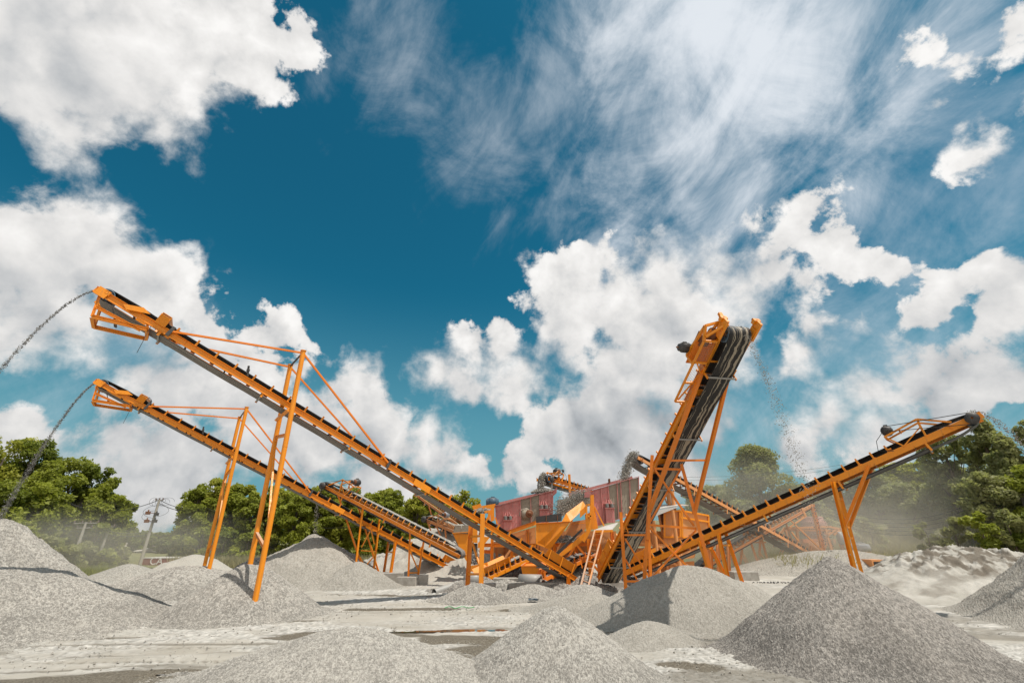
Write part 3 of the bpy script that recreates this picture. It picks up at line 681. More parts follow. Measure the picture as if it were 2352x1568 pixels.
def motor(c, axis, r, L, root, m='dark_steel', name='motor', cap='rust'):
    c = Vector(c); d = Vector(axis).normalized(); p = MB()
    p.lathe(c - d * L * .5, d, [(0, .02), (0, r * .8), (.03, r * .92), (L * .2, r * .92), (L * .2, r), (L * .8, r), (L * .8, r * .9), (L * .98, r * .8), (L, .02)], 22)
    for k in range(16):
        g = 2 * math.pi * k / 16; a = d.orthogonal().normalized(); b = d.cross(a); e = a * math.cos(g) + b * math.sin(g)
        p.box(c + e * r * 1.02, d * L * .28, e * r * .06, d.cross(e) * r * .03)
    p.box(c + Vector((0, 0, r * 1.05)), d * L * .14, d.cross(ZUP).normalized() * r * .35, Vector((0, 0, r * .22)))
    o = p.build(name, M[m], root)
    q = MB(); q.lathe(c - d * (L * .5 + .05), d, [(0, .02), (0, r * .72), (.05, r * .78), (.06, .02)], 20); q.tube(c + d * L * .5, c + d * (L * .5 + .10), .035, 10)
    s = q.build('fan_cover', M[cap], root); s.parent = o; return o

def idler_proto(W, w, cb, ct, root, om, near=True, tr=1.0, style='stub'):
    p = MB(); hb = w / 2 + .12; a = 0
    if style == 'stub':
        p.bar(W(a, -hb, cb + .03), W(a, hb, cb + .03), .09, .05, W.n)
        for s in (-1, 1):
            top = W(a, s * (w / 2 + .10), ct + .20 * tr + .05); bot = W(a, s * (w / 2 + .02), cb + .01)
            p.bar(bot, top, .06, .085, W.s); p.bar(bot - W.s * .09, bot + W.s * .10, .09, .05, W.n)
    else:
        p.bar(W(a, -hb, cb + .04), W(a, hb, cb + .04), .06, .05, W.n)
        for s in (-1, 1):
            p.bar(W(a, s * (w / 2 + .06), cb), W(a, s * (w / 2 + .13), cb + .17), .05, .06, W.s)
            p.bar(W(a, s * (w / 2 + .13), cb + .17), W(a, s * (w / 2 + .04), ct + .13), .04, .05, W.s)
            p.bar(W(a, s * (w * .20), cb + .02), W(a, s * (w * .20), ct - .03), .05, .04, W.s)
    o = p.build('idler', M[om], root)
    q = MB(); q.tube(W(a, -w * .17, ct - .055), W(a, w * .17, ct - .055), .045, 8)
    r1 = q.build('roller', M['steel'], root); r1.parent = o
    for s in (-1, 1):
        q = MB(); q.tube(W(a, s * w * .19, ct - .055), W(a, s * (w / 2 + .05), ct - .055 + .21 * tr * (w / .9)), .045, 8)
        r1 = q.build('roller', M['steel'], root); r1.parent = o
    return o

def conveyor(name, label, tail, head, w=.9, bh=.30, ct=.17, cr=-.30, n_id=26, id0=3.0, id1=2.6, trough=1.0, om='orange', outer='belt_dusty', group=None,
             style='stub', cross=True, ret=6, fl=1, skirt=True, cat='conveyor', headext=.42, tailext=.45, crossm=None, hc=None, hr=None):
    W = Frame(tail, head); root = thing(name, W(0, 0, 0) * 1.0, label, cat, group)
    root.location = Vector(tail); hb = w / 2 + .14
    for s in (-1, 1):
        p = MB(); p.chan(W(-tailext, s * hb, 0), W(W.L + headext, s * hb, 0), .09, bh, s * fl, .014, W.n)
        for k in range(2, int(W.L), 6): p.box(W(k + .3, s * (hb + .012), 0), W.s * .012, W.l * .02, W.n * (bh / 2 - .02))
        p.build('side_beam', M[om], root)
    r = (ct - cr) / 2 - .025; hc = (ct + cr) / 2 if hc is None else hc; hr = r + .025 if hr is None else hr
    belt(W, w, ct, cr, trough, outer, root, hc=hc, hr=hr)
    pulley(W, W.L, hc, hr - .025, w + .02, root, 'head_pulley', 'blue_motor' if om == 'orange' and style == 'stub' else 'dark_steel')
    pulley(W, 0, (ct + cr) / 2, r, w + .02, root, 'tail_pulley')
    for aa in (0, W.L):
        for s in (-1, 1):
            p = MB(); c = W(aa, s * (hb + .06), hc if aa else (ct + cr) / 2)
            p.box(c, W.s * .13, W.l * .05, W.n * .09); p.lathe(c - W.l * .08, W.l, [(0, .07), (.16, .07)], 12)
            p.build('bearing', M[om], root)
    # idlers
    step = (W.L - id0 - id1) / (n_id - 1)
    base = Frame(tail, head); pr = idler_proto(base, w, bh / 2, ct, root, om, tr=trough, style=style)
    for i in range(n_id):
        loc = W.s * (id0 + i * step)
        if i == 0: first = pr; off = loc.copy()
        else: dup(pr, root, loc)
    pr.location = off
    # bars between the beams
    if cross:
        p = MB(); p.bar(W(0, -hb, -bh / 2 + .05), W(0, hb, -bh / 2 + .05), .06, .06, W.n); x = p.build('cross_member', M[crossm or om], root)
        p0 = x
        for i in range(1, int(W.L / 1.9)): 
            c = p0.copy(); COL.objects.link(c); c.parent = root; c.location = W.s * (i * 1.9 - .4)
        p0.location = W.s * (W.L - 1.3)
    # return rollers on hangers
    if ret:
        q = MB(); q.tube(W(0, -hb - .02, cr - .055), W(0, hb + .02, cr - .055), .042, 10); r0 = q.build('return_roller', M['steel'], root)
        for s in (-1, 1):
            b = MB(); b.bar(W(0, s * (hb + .03), -bh / 2), W(0, s * (hb + .03), cr - .12), .03, .10, W.s); z = b.build('hanger', M[om], root); z.parent = r0
        for i in range(1, ret): dup(r0, root, W.s * (W.L * (i + .5) / ret))
        r0.location = W.s * (W.L * .5 / ret)
    if skirt:
        for s in (-1, 1):
            p = MB(); p.plate([W(.3, s * (w / 2 - .04), ct + .10), W(3.0, s * (w / 2 - .04), ct + .10), W(3.0, s * (w / 2 + .22), ct + .55), W(.3, s * (w / 2 + .22), ct + .55)], .012)
            for aa in (.6, 1.7, 2.8): p.bar(W(aa, s * (hb + .03), bh / 2), W(aa, s * (w / 2 + .24), ct + .56), .05, .05)
            p.build('skirt_board', M[om], root)
    return W, root

def mast(W, root, a, gz, hb, r, rise, lean=0.0, om='orange'):
    """two pipe posts standing either side of the belt, tied together; returns their tops"""
    tops = []; bases = []
    for s in (1, -1):
        c = W(a, s * hb, 0); b = Vector((c.x, c.y, gz(c.x, c.y) - .6)); tp = Vector((c.x, c.y, c.z + rise))
        b = b + Vector((W.s.x, W.s.y, 0)) * lean
        p = MB(); p.tube(b, tp, r, 20); p.tube(tp - Vector((0, 0, .02)), tp + Vector((0, 0, .015)), r * 1.25, 20)
        mid = b.lerp(tp, .58); p.tube(mid, mid + (tp - b).normalized() * .03, r * 1.05, 20)
        p.build('post', M[om], root); tops.append(tp); bases.append(b)
    for f, sz in ((.205, .13), (.63, .12)):
        p = MB(); p.ibeam(bases[0].lerp(tops[0], f), bases[1].lerp(tops[1], f), .12, .14); p.build('tie_beam', M[om], root)
    p = MB(); p.bar(tops[0] - Vector((0, 0, .08)), tops[1] - Vector((0, 0, .08)), .07, .07); p.build('tie_beam', M['dark_steel'], root)
    p = MB(); p.bar(bases[0].lerp(tops[0], .62), bases[1].lerp(tops[1], .24), .08, .08); p.build('brace', M[om], root)
    p = MB(); p.bar(W(a, -hb, -.36), W(a, hb, -.36), .14, .14, W.n); p.build('saddle_beam', M[om], root)
    return tops

A_T = P(1310, 1330, 34.1); A_H = P(243, 690, 17.6)
B_T = P(1069, 1327, 43.8); B_H = P(235, 888, 27.8)
def pile_z(x, y):   # approximate heap surface under a mast foot
    z = zg1(x, y)
    for cx, cy, H, R in ((-11.8, 23.1, 2.0, 3.9), (-19.8, 31.0, 1.5, 4.4)):
        z = max(z, H * (1 - math.hypot(x - cx, y - cy) / R))
    return z
def stacker(label, T, Hh, ga):
    W, root = conveyor('stacker_conveyor', label, T, Hh, w=.94, bh=.28, ct=.225, cr=-.20, crossm='dark_steel', n_id=26, id0=3.3, id1=2.9, ret=6, hc=.10, hr=.29)  # cross members coloured dark to stand for the shade inside the frame
    hb = .60; am = W.L * .705
    tops = mast(W, root, am, pile_z, 1.3 if T is A_T else 1.75, .115, 2.75 if T is A_T else 3.1)
    for s, tp in ((1, tops[0]), (-1, tops[1])):
        for aa, f in ((W.L - 2.75, 0), (W.L * .508, 0)):
            p = MB(); e = W(aa, s * (hb + .10), .10); p.bar(tp - Vector((0, 0, .12)), e, .085, .085)
            p.build('stay', M['orange_deep'], root)
            q = MB(); q.box(e, W.s * .07, W.l * .06, W.n * .24); q.build('gusset', M['dark_steel'], root)
    # splice plate on the side beams
    for s in (-1, 1):
        p = MB(); p.box(W(W.L * .43, s * (hb + .10), 0), W.s * .55, W.l * .012, W.n * .17); p.build('splice_plate', M['orange'], root)
    # drive: box beam leaning over the belt, motor on the far side
    p = MB(); a0 = W.L - 2.25
    p.box(W(a0, .02, .66), W.s * .20, (W.l * .98 + W.n * .10), W.n * .012); p.box(W(a0 + .19, .02, .58), W.s * .012, W.l * .98 + W.n * .10, W.n * .09); p.box(W(a0 - .19, .02, .58), W.s * .012, W.l * .98 + W.n * .10, W.n * .09)
    for s in (-1, 1): p.plate([W(a0 - .22, s * .66, .10), W(a0 + .22, s * .66, .10), W(a0 + .22, s * .95, .60 + s * .1), W(a0 - .22, s * .95, .60 + s * .1)], .03)
    p.build('drive_bridge', M['orange'], root)
    p = MB(); p.box(W(a0 - .05, 1.25, .42), W.s * .42, W.l * .30, W.n * .02); p.bar(W(a0 - .35, .7, .1), W(a0 - .35, 1.5, .40), .06); p.bar(W(a0 + .3, .7, .1), W(a0 + .3, 1.5, .40), .06); p.build('motor_bracket', M['orange'], root)
    motor(W(a0 - .05, 1.25, .68), W.l, .23, .62, root, 'dark_steel', cap='grey_motor')
    # take-up plates beside the head pulley
    for s in (-1, 1):
        p = MB(); p.plate([W(W.L - .95, s * (hb + .14), -.10), W(W.L - .72, s * (hb + .14), .04), W(W.L - 1.35, s * (hb + .14), .36), W(W.L - 1.72, s * (hb + .14), .27)], .02)
        p.build('take_up_plate', M['orange'], root); p = MB(); p.box(W(W.L + .12, s * (hb + .11), 0), W.s * .22, W.l * .03, W.n * .19); p.build('end_block', M['orange'], root)
    # I-beam cage hanging under the head
    zc = Hh.z - 1.05; cz = []
    for aa, bb in ((W.L + .15, .70), (W.L - 1.9, .70), (W.L - 1.9, -.60), (W.L + .15, -.60)):
        v = W(aa, bb, 0); cz.append(Vector((v.x, v.y, zc - (.08 if aa < W.L else 0))))
    p = MB()
    for i in range(4): p.ibeam(cz[i], cz[(i + 1) % 4], .12, .16)
    p.build('hanging_cage', M['orange'], root)
    for i, (aa, bb) in enumerate(((W.L + .12, .62), (W.L - 1.9, .62), (W.L - 1.9, -.60), (W.L + .12, -.60))):
        p = MB(); p.ibeam(cz[i], W(aa, bb, -.12), .09, .10); p.build('hanger_post', M['orange'], root)
    p = MB(); p.ibeam(cz[3] + Vector((0, 0, .45)), W(W.L - 1.9, -.60, -.50), .10, .12); p.build('inner_rail', M['orange'], root)
    p = MB(); p.box(W(W.L - .9, 0, -.62), W.s * .05, W.l * .5, W.n * .03); p.bar(W(W.L - .9, -.5, -.62), W(W.L - .55, -.5, -.30), .04); p.build('belt_scraper', M['dark_steel'], root)
    p = MB(); e = cz[2] + Vector((0, 0, -.1)); p.path([e + Vector((.12, 0, .3)), e + Vector((.05, 0, -.1)), e + Vector((.02, 0, -.3)), e + Vector((-.10, 0, -1.0))], .012, 5); p.build('chain', M['dark_steel'], root)
    p = MB(); p.tube(W(W.L - 6.4, -.62, .20), W(W.L - 6.15, -.70, .62), .05, 10); p.tube(W(W.L - 6.28, -.66, .38), W(W.L - 6.24, -.67, .48), .075, 10); p.build('belt_guide_roller', M['dark_steel'], root)
    # low frames near the tail
    for aa, con in ga:
        feet = []
        for s in (1, -1):
            c = W(aa, s * .70, .1); f = Vector((c.x, c.y - .2, zg1(c.x, c.y) - .4 + con)); p = MB(); p.ibeam(f, c, .17, .17, up=(W.s.x, W.s.y, 0)); p.build('leg', M['orange'], root); feet.append((f, c))
        for f in (.30, .80):
            p = MB(); p.bar(feet[0][0].lerp(feet[0][1], f), feet[1][0].lerp(feet[1][1], f), .09, .09); p.build('tie_beam', M['orange'], root)
    # tail feet
    for s in (1, -1):
        for aa in (.8,):
            c = W(aa, s * .66, -.1); p = MB(); p.ibeam(Vector((c.x, c.y, zg1(c.x, c.y) - .5)), c, .14, .14, up=(W.s.x, W.s.y, 0)); p.build('leg', M['orange'], root)
    p = MB(); p.box(W(-.25, 0, -.55), W.s * .02, W.l * .5, W.n * .25); p.build('tail_guard', M['dark_steel'], root)
    return W, root
WA, RA = stacker('nearest long orange stacking conveyor rising to the upper left on a tall pipe mast', A_T, A_H, [])
WB, RB = stacker('second long orange stacking conveyor, lower and behind the nearest one at the left', B_T, B_H, [])
# ---------------------------------------------------------------- helpers on the other conveyors
def proj(p):
    z = p.z - CAM_H; dd = p.y * CT + z * ST; return (1176 + F * p.x / dd, 784 - F * (-p.y * ST + z * CT) / dd)
def K(c, x, y):
    o = CR[c]; k = 2352 / 4096.; return ((o[0] + x * o[2]) * k, (o[1] + y * o[2]) * k)
def along(W, b, c, px=None, py=None):
    """distance along a conveyor where it is seen at px (or py)"""
    best = None
    for i in range(0, 801):
        a = W.L * i / 800; q = proj(W(a, b, c)); e = abs(q[0] - px) if px is not None else abs(q[1] - py)
        if best is None or e < best[0]: best = (e, a)
    return best[1]
def leg(root, p, q, w=.13, mt='orange', name='leg', foot=True, prof='i'):
    """a leg from p (top) to q; foot=True carries it on down into the ground"""
    p = Vector(p); q = Vector(q)
    if foot:
        d = (q - p).normalized(); g = zg1(q.x, q.y)
        if q.z > g - .2: q = q + d * ((q.z - (g - .25)) / max(.05, -d.z))
    m = MB(); (m.ibeam if prof == 'i' else m.bar)(p, q, w, w); return m.build(name, M[mt], root)
def brace(root, p, q, w=.07, mt='orange', name='brace'):
    m = MB(); m.bar(p, q, w, w); return m.build(name, M[mt], root)
def load(W, a0, a1, w, h, c0, label, mt='gravel_fine', seed=1, lift=0.0):
    n = int((a1 - a0) / .09); k = 11; A = np.linspace(a0, a1, n); B = np.linspace(-.5, .5, k); V = []
    for i, a in enumerate(A):
        e = min(1, (a - a0) / .5 + .05, (a1 - a) / .5 + .05)
        for j, b in enumerate(B):
            r_ = _h(np.array([i + seed * 91]), np.array([j]), seed)[0]
            V.append(W(a, b * w * .86, c0 + h * e * max(0, 1 - (2 * b) ** 2) * (.75 + .5 * r_) + abs(b) * w * .18))
    V = np.array([tuple(v) for v in V]); idx = np.arange(n * k).reshape(n, k)
    q = np.stack([idx[:-1, :-1], idx[:-1, 1:], idx[1:, 1:], idx[1:, :-1]], -1).reshape(-1, 4)
    c = W((a0 + a1) / 2, 0, c0)
    o = np_mesh('gravel_on_belt', V, q, M[mt], smooth=False, loc=tuple(c)); return put(o, label, 'gravel load')
def stream(label, pts, n, spread, size, mt='stones', seed=1, name='falling_gravel'):
    """separate stones falling along a polyline of (point, spread factor)"""
    rg = np.random.RandomState(seed); P_ = [Vector(p) for p in pts]; ln = [0]
    for a, b in zip(P_[:-1], P_[1:]): ln.append(ln[-1] + (b - a).length)
    T = rg.rand(n) * ln[-1]; V = []; Fc = []
    octa = np.array([(1, 0, 0), (-1, 0, 0), (0, 1, 0), (0, -1, 0), (0, 0, 1), (0, 0, -1)], float)
    of = np.array([(0, 2, 4), (2, 1, 4), (1, 3, 4), (3, 0, 4), (2, 0, 5), (1, 2, 5), (3, 1, 5), (0, 3, 5)])
    for i, t_ in enumerate(T):
        k = max(j for j in range(len(ln) - 1) if ln[j] <= t_); f = (t_ - ln[k]) / max(1e-6, ln[k + 1] - ln[k])
        c = P_[k].lerp(P_[k + 1], f); sp_ = spread[0] + (spread[1] - spread[0]) * t_ / ln[-1]
        c = np.array(c) + rg.randn(3) * sp_; s_ = size * (.5 + rg.rand())
        q = octa * (s_ * (.6 + .8 * rg.rand(3))); a = rg.rand(3) * 6.28
        R_ = np.array(Matrix.Rotation(a[0], 3, 'X') @ Matrix.Rotation(a[1], 3, 'Y')); V.append(q @ R_.T + c); Fc.append(of + 6 * i)
    V = np.concatenate(V); Fc = np.concatenate(Fc)
    o = np_mesh(name, V, Fc, M[mt], smooth=False, loc=tuple(P_[0])); return put(o, label, 'falling gravel', kind='stuff')
def gantry(W, root, w, mt='orange', top=.85, la=3.4, lb=1.2, mot='dark_steel', near=-1):
    hb = w / 2 + .14; L = W.L
    for s in (-1, 1):
        p = MB(); T1 = W(L - la + .1, s * (hb - .02), top); T2 = W(L - lb - .5, s * (hb - .02), top + .12)
        p.bar(W(L - la + .5, s * hb, .1), T1, .07); p.bar(W(L - lb - .7, s * hb, .1), T2, .07); p.bar(T1, T2, .08); p.bar(T2, W(L - lb + .5, s * hb, .22), .08)
        p.bar(W(L - la + .5, s * hb, .12), W(L - lb - .6, s * hb, top * .7), .05); p.build('drive_frame', M[mt], root)
    p = MB()
    for aa in (L - la + .1, L - la + .8, L - lb - .5): p.bar(W(aa, -hb, top + .02), W(aa, hb, top + .02), .07)
    p.bar(W(L - la - .1, -hb - .1, .25), W(L - la - .1, hb + .1, .25), .16, .05, W.n); p.build('drive_crossbar', M[mt], root)
    m = motor(W(L - la + .35, -near * .05, top + .30), W.l, .25, .6, root, mot)
    q = MB(); q2 = MB(); c1 = W(L - la + .35, near * (hb + .05), top + .30); c2 = W(L, near * (hb + .16), (.0))
    q.lathe(c2 - W.l * .08, W.l, [(0, .05), (0, .27), (.16, .27), (.16, .05)], 24); q2.lathe(c1 - W.l * .05, W.l, [(0, .03), (0, .13), (.1, .13), (.1, .03)], 18); q2.build('motor_wheel', M['dark_steel'], root)
    q.build('belt_wheel', M['dark_steel'], root)
    q = MB(); d = (c2 - c1).normalized(); u = d.cross(W.l).normalized()
    q.bar(c1 + u * .13, c2 + u * .27, .05, .025, W.n); q.bar(c1 - u * .13, c2 - u * .27, .05, .025, W.n); q.build('drive_belt', M['rubber'], root)
    q = MB(); a_ = c1 + Vector((0, 0, -.1)); q.path([a_ + W.s * -.2, a_ + W.s * -.55 + Vector((0, 0, -.25)), a_ + W.s * -.6 + Vector((0, 0, -.7)), W(L - la, near * hb, .1)], .014, 5); q.build('cable', M['wire'], root)

# ---------------------------------------------------------------- streams of the two stackers
def throw(W, reach, drop, n=12):
    p0 = W(W.L + .12, 0, .36); hd = Vector((W.s.x, W.s.y, 0)).normalized(); sl_ = W.s.z / math.hypot(W.s.x, W.s.y); r_ = []
    for i in range(n + 1):
        x = reach * i / n; r_.append(p0 + hd * x + Vector((0, 0, sl_ * x - (drop + sl_ * reach) * (x / reach) ** 2)))
    return r_
stream('dark stream of stones thrown from the nearest stacker out of the left edge', throw(WA, 3.4, 11), 3600, (.018, .065), .014, 'stones', 3)
stream('dark stream of stones falling from the second stacker onto the tall left cone', throw(WB, 2.2, 8.3), 3800, (.022, .08), .016, 'stones', 4)

# ---------------------------------------------------------------- C: steep conveyor coming towards the camera
C_T = P(1400, 1322, 32.5); C_H = P(1688, 770, 16.9)
WC, RC = conveyor('steep_conveyor', 'steep orange conveyor with mud streaked underside rising towards the camera on a lattice trestle', C_T, C_H, w=.98, bh=.30, ct=.20, cr=-.42, n_id=22, id0=2.6, id1=2.2,
                  outer='belt_streak', ret=5, cross=True, hc=.02, hr=.36)
hbC = .49 + .14
def CQ(x, y, Y): return Q('r1', x, y, Y)
aT2 = along(WC, 0, -.4, py=K('r1', 0, 230)[1]); yT2 = WC(aT2, 0, 0).y
aT1 = along(WC, 0, -.4, py=K('r1', 0, 760)[1]); yT1 = WC(aT1, 0, 0).y
def strut(a, b, w=.15, nm='leg', foot=False, mt='orange_deep'): return leg(RC, a, b, w, mt, nm, foot, 'b')
Mt1 = CQ(845, 165, yT2); Mb1 = CQ(770, 1355, yT2 + .2); Mt2 = CQ(1105, 195, yT2); Mb2 = CQ(1385, 1215, yT2 - .2)
strut(Mt1, Mb1, foot=True); strut(Mt2, Mb2, foot=True)
Lt1 = CQ(548, 700, yT1); Lb1 = CQ(595, 1415, yT1); Lt2 = CQ(800, 740, yT1); Lb2 = CQ(830, 1310, yT1)
strut(Lt1, Lb1, foot=True); strut(Lt2, Lb2, foot=True)
for a, b, Y in (((860, 290), (1125, 300), yT2), ((810, 820), (1258, 855), yT2), ((580, 915), (800, 915), yT1), ((600, 1350), (825, 1350), yT1)): strut(CQ(*a, Y), CQ(*b, Y), .10, 'tie_beam')
for a, b, Y in (((870, 300), (1238, 830), yT2), ((1105, 310), (818, 800), yT2 + .12), ((820, 845), (1200, 1240), yT2), ((1255, 870), (850, 1305), yT2 + .12), ((590, 950), (815, 1310), yT1), ((590, 1140), (700, 1330), yT1 + .1)): strut(CQ(*a, Y), CQ(*b, Y), .085, 'brace')
aU = along(WC, hbC, 0, py=K('r1', 0, -655)[1]); yU = WC(aU, 0, 0).y; aV = along(WC, -hbC, 0, py=K('r1', 0, -535)[1])
uL = WC(aU, hbC + .07, -.05); uR = WC(aV, -hbC - .07, -.05); jL = CQ(820, 690, yT2); jR = CQ(1240, 715, yT2)
strut(uL, jL, .15, 'strut'); strut(uR, jR, .15, 'strut'); strut(uL.lerp(jL, .62), uR.lerp(jR, .575), .085, 'tie_beam')
strut(jL, CQ(800, 960, yT2), .12, 'strut')
for s in (1, -1):
    p = MB(); p.box(WC(aU, s * (hbC + .09), .0), WC.s * .14, WC.l * .03, WC.n * .2); p.build('gusset', M['orange'], RC)
# wide cross plates seen from below
p0 = None
for k_ in range(7):
    p = MB(); a_ = 2.0 + k_ * (WC.L - 5) / 6; p.box(WC(a_, .36, -.12), WC.s * .16, WC.l * .27, WC.n * .015); p.build('cross_plate', M['orange'], RC)
# head: platform with wire mesh on the left side
L = WC.L
p = MB(); A0, A1, b0, b1, cc = L - 3.6, L - .3, .66, 1.30, -.12
for a in (A0, (A0 * 2 + A1) / 3, (A0 + 2 * A1) / 3, A1): p.bar(WC(a, b0, cc), WC(a, b1, cc), .09, .06, WC.n)
for b in (b0, b1): p.bar(WC(A0, b, cc), WC(A1, b, cc), .09, .06, WC.n)
p.bar(WC(A0 + .1, b1 - .1, cc), WC((A0 + A1) / 2, b0 + .1, cc), .05); p.bar(WC((A0 + A1) / 2 + .6, b1 - .1, cc), WC((A0 + A1) / 2, b0 + .1, cc), .05)
p.build('platform_frame', M['orange'], RC)
p = MB()
for i in range(1, 30): a = A0 + (A1 - A0) * i / 30; p.bar(WC(a, b0, cc + .03), WC(a, b1, cc + .03), .006)
for i in range(1, 9): b = b0 + (b1 - b0) * i / 9; p.bar(WC(A0, b, cc + .03), WC(A1, b, cc + .03), .006)
p.build('wire_mesh', M['mesh'], RC)
p = MB(); T0, T1_, T2_ = WC(L - 1.5, b1, .50), WC(L + .2, b1, .22), WC(L + .35, b0, .36)
p.bar(WC(A1, b1, cc), T1_, .10); p.bar(T0, T1_, .10); p.bar(WC(L - 1.5, b1, cc), T0, .09); p.bar(T1_, T2_, .10); p.bar(T2_, T0, .09); p.bar(T0, WC(L - 1.5, b0, .62), .09)
p.bar(WC(L + .5, b0, -.15), WC(L + .62, b0, .60), .14, .12); p.bar(WC(L - .1, b1, -.12), WC(L + .5, b0, -.05), .09); p.build('drive_frame', M['orange'], RC)
p = MB(); p.box(WC(L - 1.2, (b0 + b1) / 2, .30), WC.s * .55, WC.l * .36, WC.n * .02); p.build('motor_bracket', M['orange_deep'], RC)
motor(WC(L - 1.2, 1.45, .62), WC.l, .20, .60, RC, 'dark_steel', cap='rust')
p = MB(); p.box(WC(L - .55, .98, .42), WC.s * .24, WC.l * .20, WC.n * .22); p.lathe(WC(L - .2, .70, .30), WC.l, [(0, .05), (0, .26), (.14, .26), (.14, .05)], 22); p.build('gearbox', M['rust'], RC)
for s in (-1, 1):
    p = MB(); p.box(WC(L + .30, s * (hbC + .10), .0), WC.s * .42, WC.l * .05, WC.n * .20); p.box(WC(L + .62, s * (hbC + .10), .16), WC.s * .10, WC.l * .14, WC.n * .08); p.lathe(WC(L + .64, s * (hbC + .10), .28), WC.l, [(-.1, .06), (.1, .06)], 12)
    p.build('take_up_plate', M['orange'], RC)
p0 = WC(L + .2, 0, .2); hd = Vector((WC.s.x, WC.s.y, 0)).normalized(); apex = Vector((10.1, 16, 2.6)); pts = []
for i in range(13):
    f = i / 12; q = p0.lerp(Vector((apex.x, apex.y, p0.z)), f ** .8); q.z = p0.z + .35 * math.sin(min(1, f * 3) * math.pi) * .4 - (p0.z - apex.z) * f ** 1.7; pts.append(q)
stream('thin scattered stream of stones falling from the steep conveyor onto the corner cone', pts, 1900, (.05, .18), .0135, 'gravel_fine', 6)
load(WC, L - 1.4, L - .05, .8, .08, .40, 'grey gravel coming over the head of the steep conveyor', seed=4)

# ---------------------------------------------------------------- G: conveyor rising to the right
G_T = P(1424, 1324, 34.8); G_H = P(2232, 966, 21.5)
WG, RG = conveyor('rising_conveyor', 'orange conveyor with a clean black belt rising to the right edge on V shaped legs', G_T, G_H, w=.85, bh=.30, ct=.26, cr=-.42, n_id=22, id0=2.4, id1=3.6, outer='rubber', ret=5, fl=-1, crossm='orange_deep', hc=.02, hr=.27)
gantry(WG, RG, .85, near=1)
hbG = .85 / 2 + .14
for s in (1, -1):
    p = MB(); p.chan(WG(1, s * (hbG - .06), -.42), WG(WG.L - 2, s * (hbG - .06), -.42), .05, .07, s, .01, WG.n); p.build('lower_rail', M['dark_steel'], RG)
def glegs(x0, f0, dx=.0, w=.17, v=None, tie=(.55,)):
    px_ = K(*x0)[0]; ft = []
    for s in (1, -1):
        a = along(WG, s * hbG, -.1, px=px_ ) if s == 1 else ft[0][2]
        tp = WG(a, s * (hbG + .05), -.05); bx, by = K(*f0)
        b = P(bx, by, tp.y + .1) if s == 1 else ft[0][1] + (tp - ft[0][0]) * 1.6
        leg(RG, tp, b, w); ft.append((tp, b, a))
    for f in tie: brace(RG, ft[0][0].lerp(ft[0][1], f), ft[1][0].lerp(ft[1][1], f), .10, name='tie_beam')
    return ft
f1 = glegs(('r4', 65, 680), ('r4', 215, 1350), tie=(.2, .55, .68))
for s, i in ((1, 0), (-1, 1)):
    a = along(WG, hbG, -.1, px=K('r4', 340, 0)[0]); tp = WG(a, s * (hbG + .05), -.05); e = f1[i][0].lerp(f1[i][1], .55); leg(RG, tp, e, .15, foot=False, name='strut')
f2 = glegs(('r3', 225, 760), ('r3', 310, 1265), tie=(.35,)); f3 = glegs(('r3', 0, 880), ('r3', 95, 1235), tie=(.3,))
stream('faint trickle of dust and stones falling from the rising conveyor at the right edge', throw(WG, 2.4, 6.5), 1500, (.05, .20), .020, 'gravel_fine', 9)

# ---------------------------------------------------------------- D and the small ones behind
def small(label, T, Hh, w=.62, n=17, om='orange', style='hook', ld=None, **k):
    W, r = conveyor('small_conveyor', label, T, Hh, w=w, bh=.22, ct=.34, cr=-.26, n_id=n, id0=1.2, id1=1.6, om=om, style=style, ret=3, skirt=False, headext=.4, tailext=.3, hc=.04, hr=.28, outer='belt_dusty', **k)
    if ld: load(W, .6, W.L - .1, w, .13, .37, ld, seed=int(T.x * 10) & 63)
    return W, r
D_T = Q('c4', 1500, 1100, 35.3); D_H = Q('c4', 262, 460, 38.6)
WD, RD = small('small loaded orange conveyor between the two long stackers', D_T, D_H, w=.75, n=20, ld='grey gravel riding on the small conveyor between the stackers', group=None)
gantry(WD, RD, .75, top=.95, la=2.7, lb=.9)
def dleg(c, x, y, c2, x2, y2, W, R_, b=-1, w=.12, nm='leg', mt='orange', foot=True):
    a = along(W, 0, 0, px=K(c, x, y)[0]); tp = W(a, b * .5, -.05); bx, by = K(c2, x2, y2); e = P(bx, by, tp.y + .05); leg(R_, tp, e, w, mt, nm, foot); return tp, e
dleg('c4', 395, 520, 'c4', 545, 1090, WD, RD); dleg('c4', 630, 700, 'c4', 520, 1235, WD, RD); dleg('c4', 500, 600, 'c4', 690, 1100, WD, RD, 1); dleg('c4', 725, 730, 'c4', 697, 1220, WD, RD, 1)
y_ = WD(along(WD, 0, 0, px=K('c4', 620, 0)[0]), 0, 0).y
for a, b in (((575, 1060), (712, 1070)), ((565, 1120), (612, 1215)), ((700, 1110), (612, 1215)), ((660, 880), (580, 1030)), ((665, 840), (700, 1000))): brace(RD, Q('c4', *a, y_), Q('c4', *b, y_), .08)
t1 = dleg('c4', 1070, 870, 'c4', 1018, 1385, WD, RD); t2 = dleg('c4', 1148, 900, 'c4', 1098, 1380, WD, RD, 1)
brace(RD, t1[0].lerp(t1[1], .78), t2[0].lerp(t2[1], .76), .08, name='tie_beam'); brace(RD, t1[0].lerp(t1[1], .35), t2[0].lerp(t2[1], .74), .07)
stream('thin dusty trickle of stones dropping from the small conveyor onto the big fine heap', [WD(WD.L + .3, 0, 0), WD(WD.L + .7, 0, -.5) + Vector((0, 0, -.4)), Vector((-15.2, 38.2, 3.3))], 420, (.05, .12), .026, 'gravel_fine', 12)
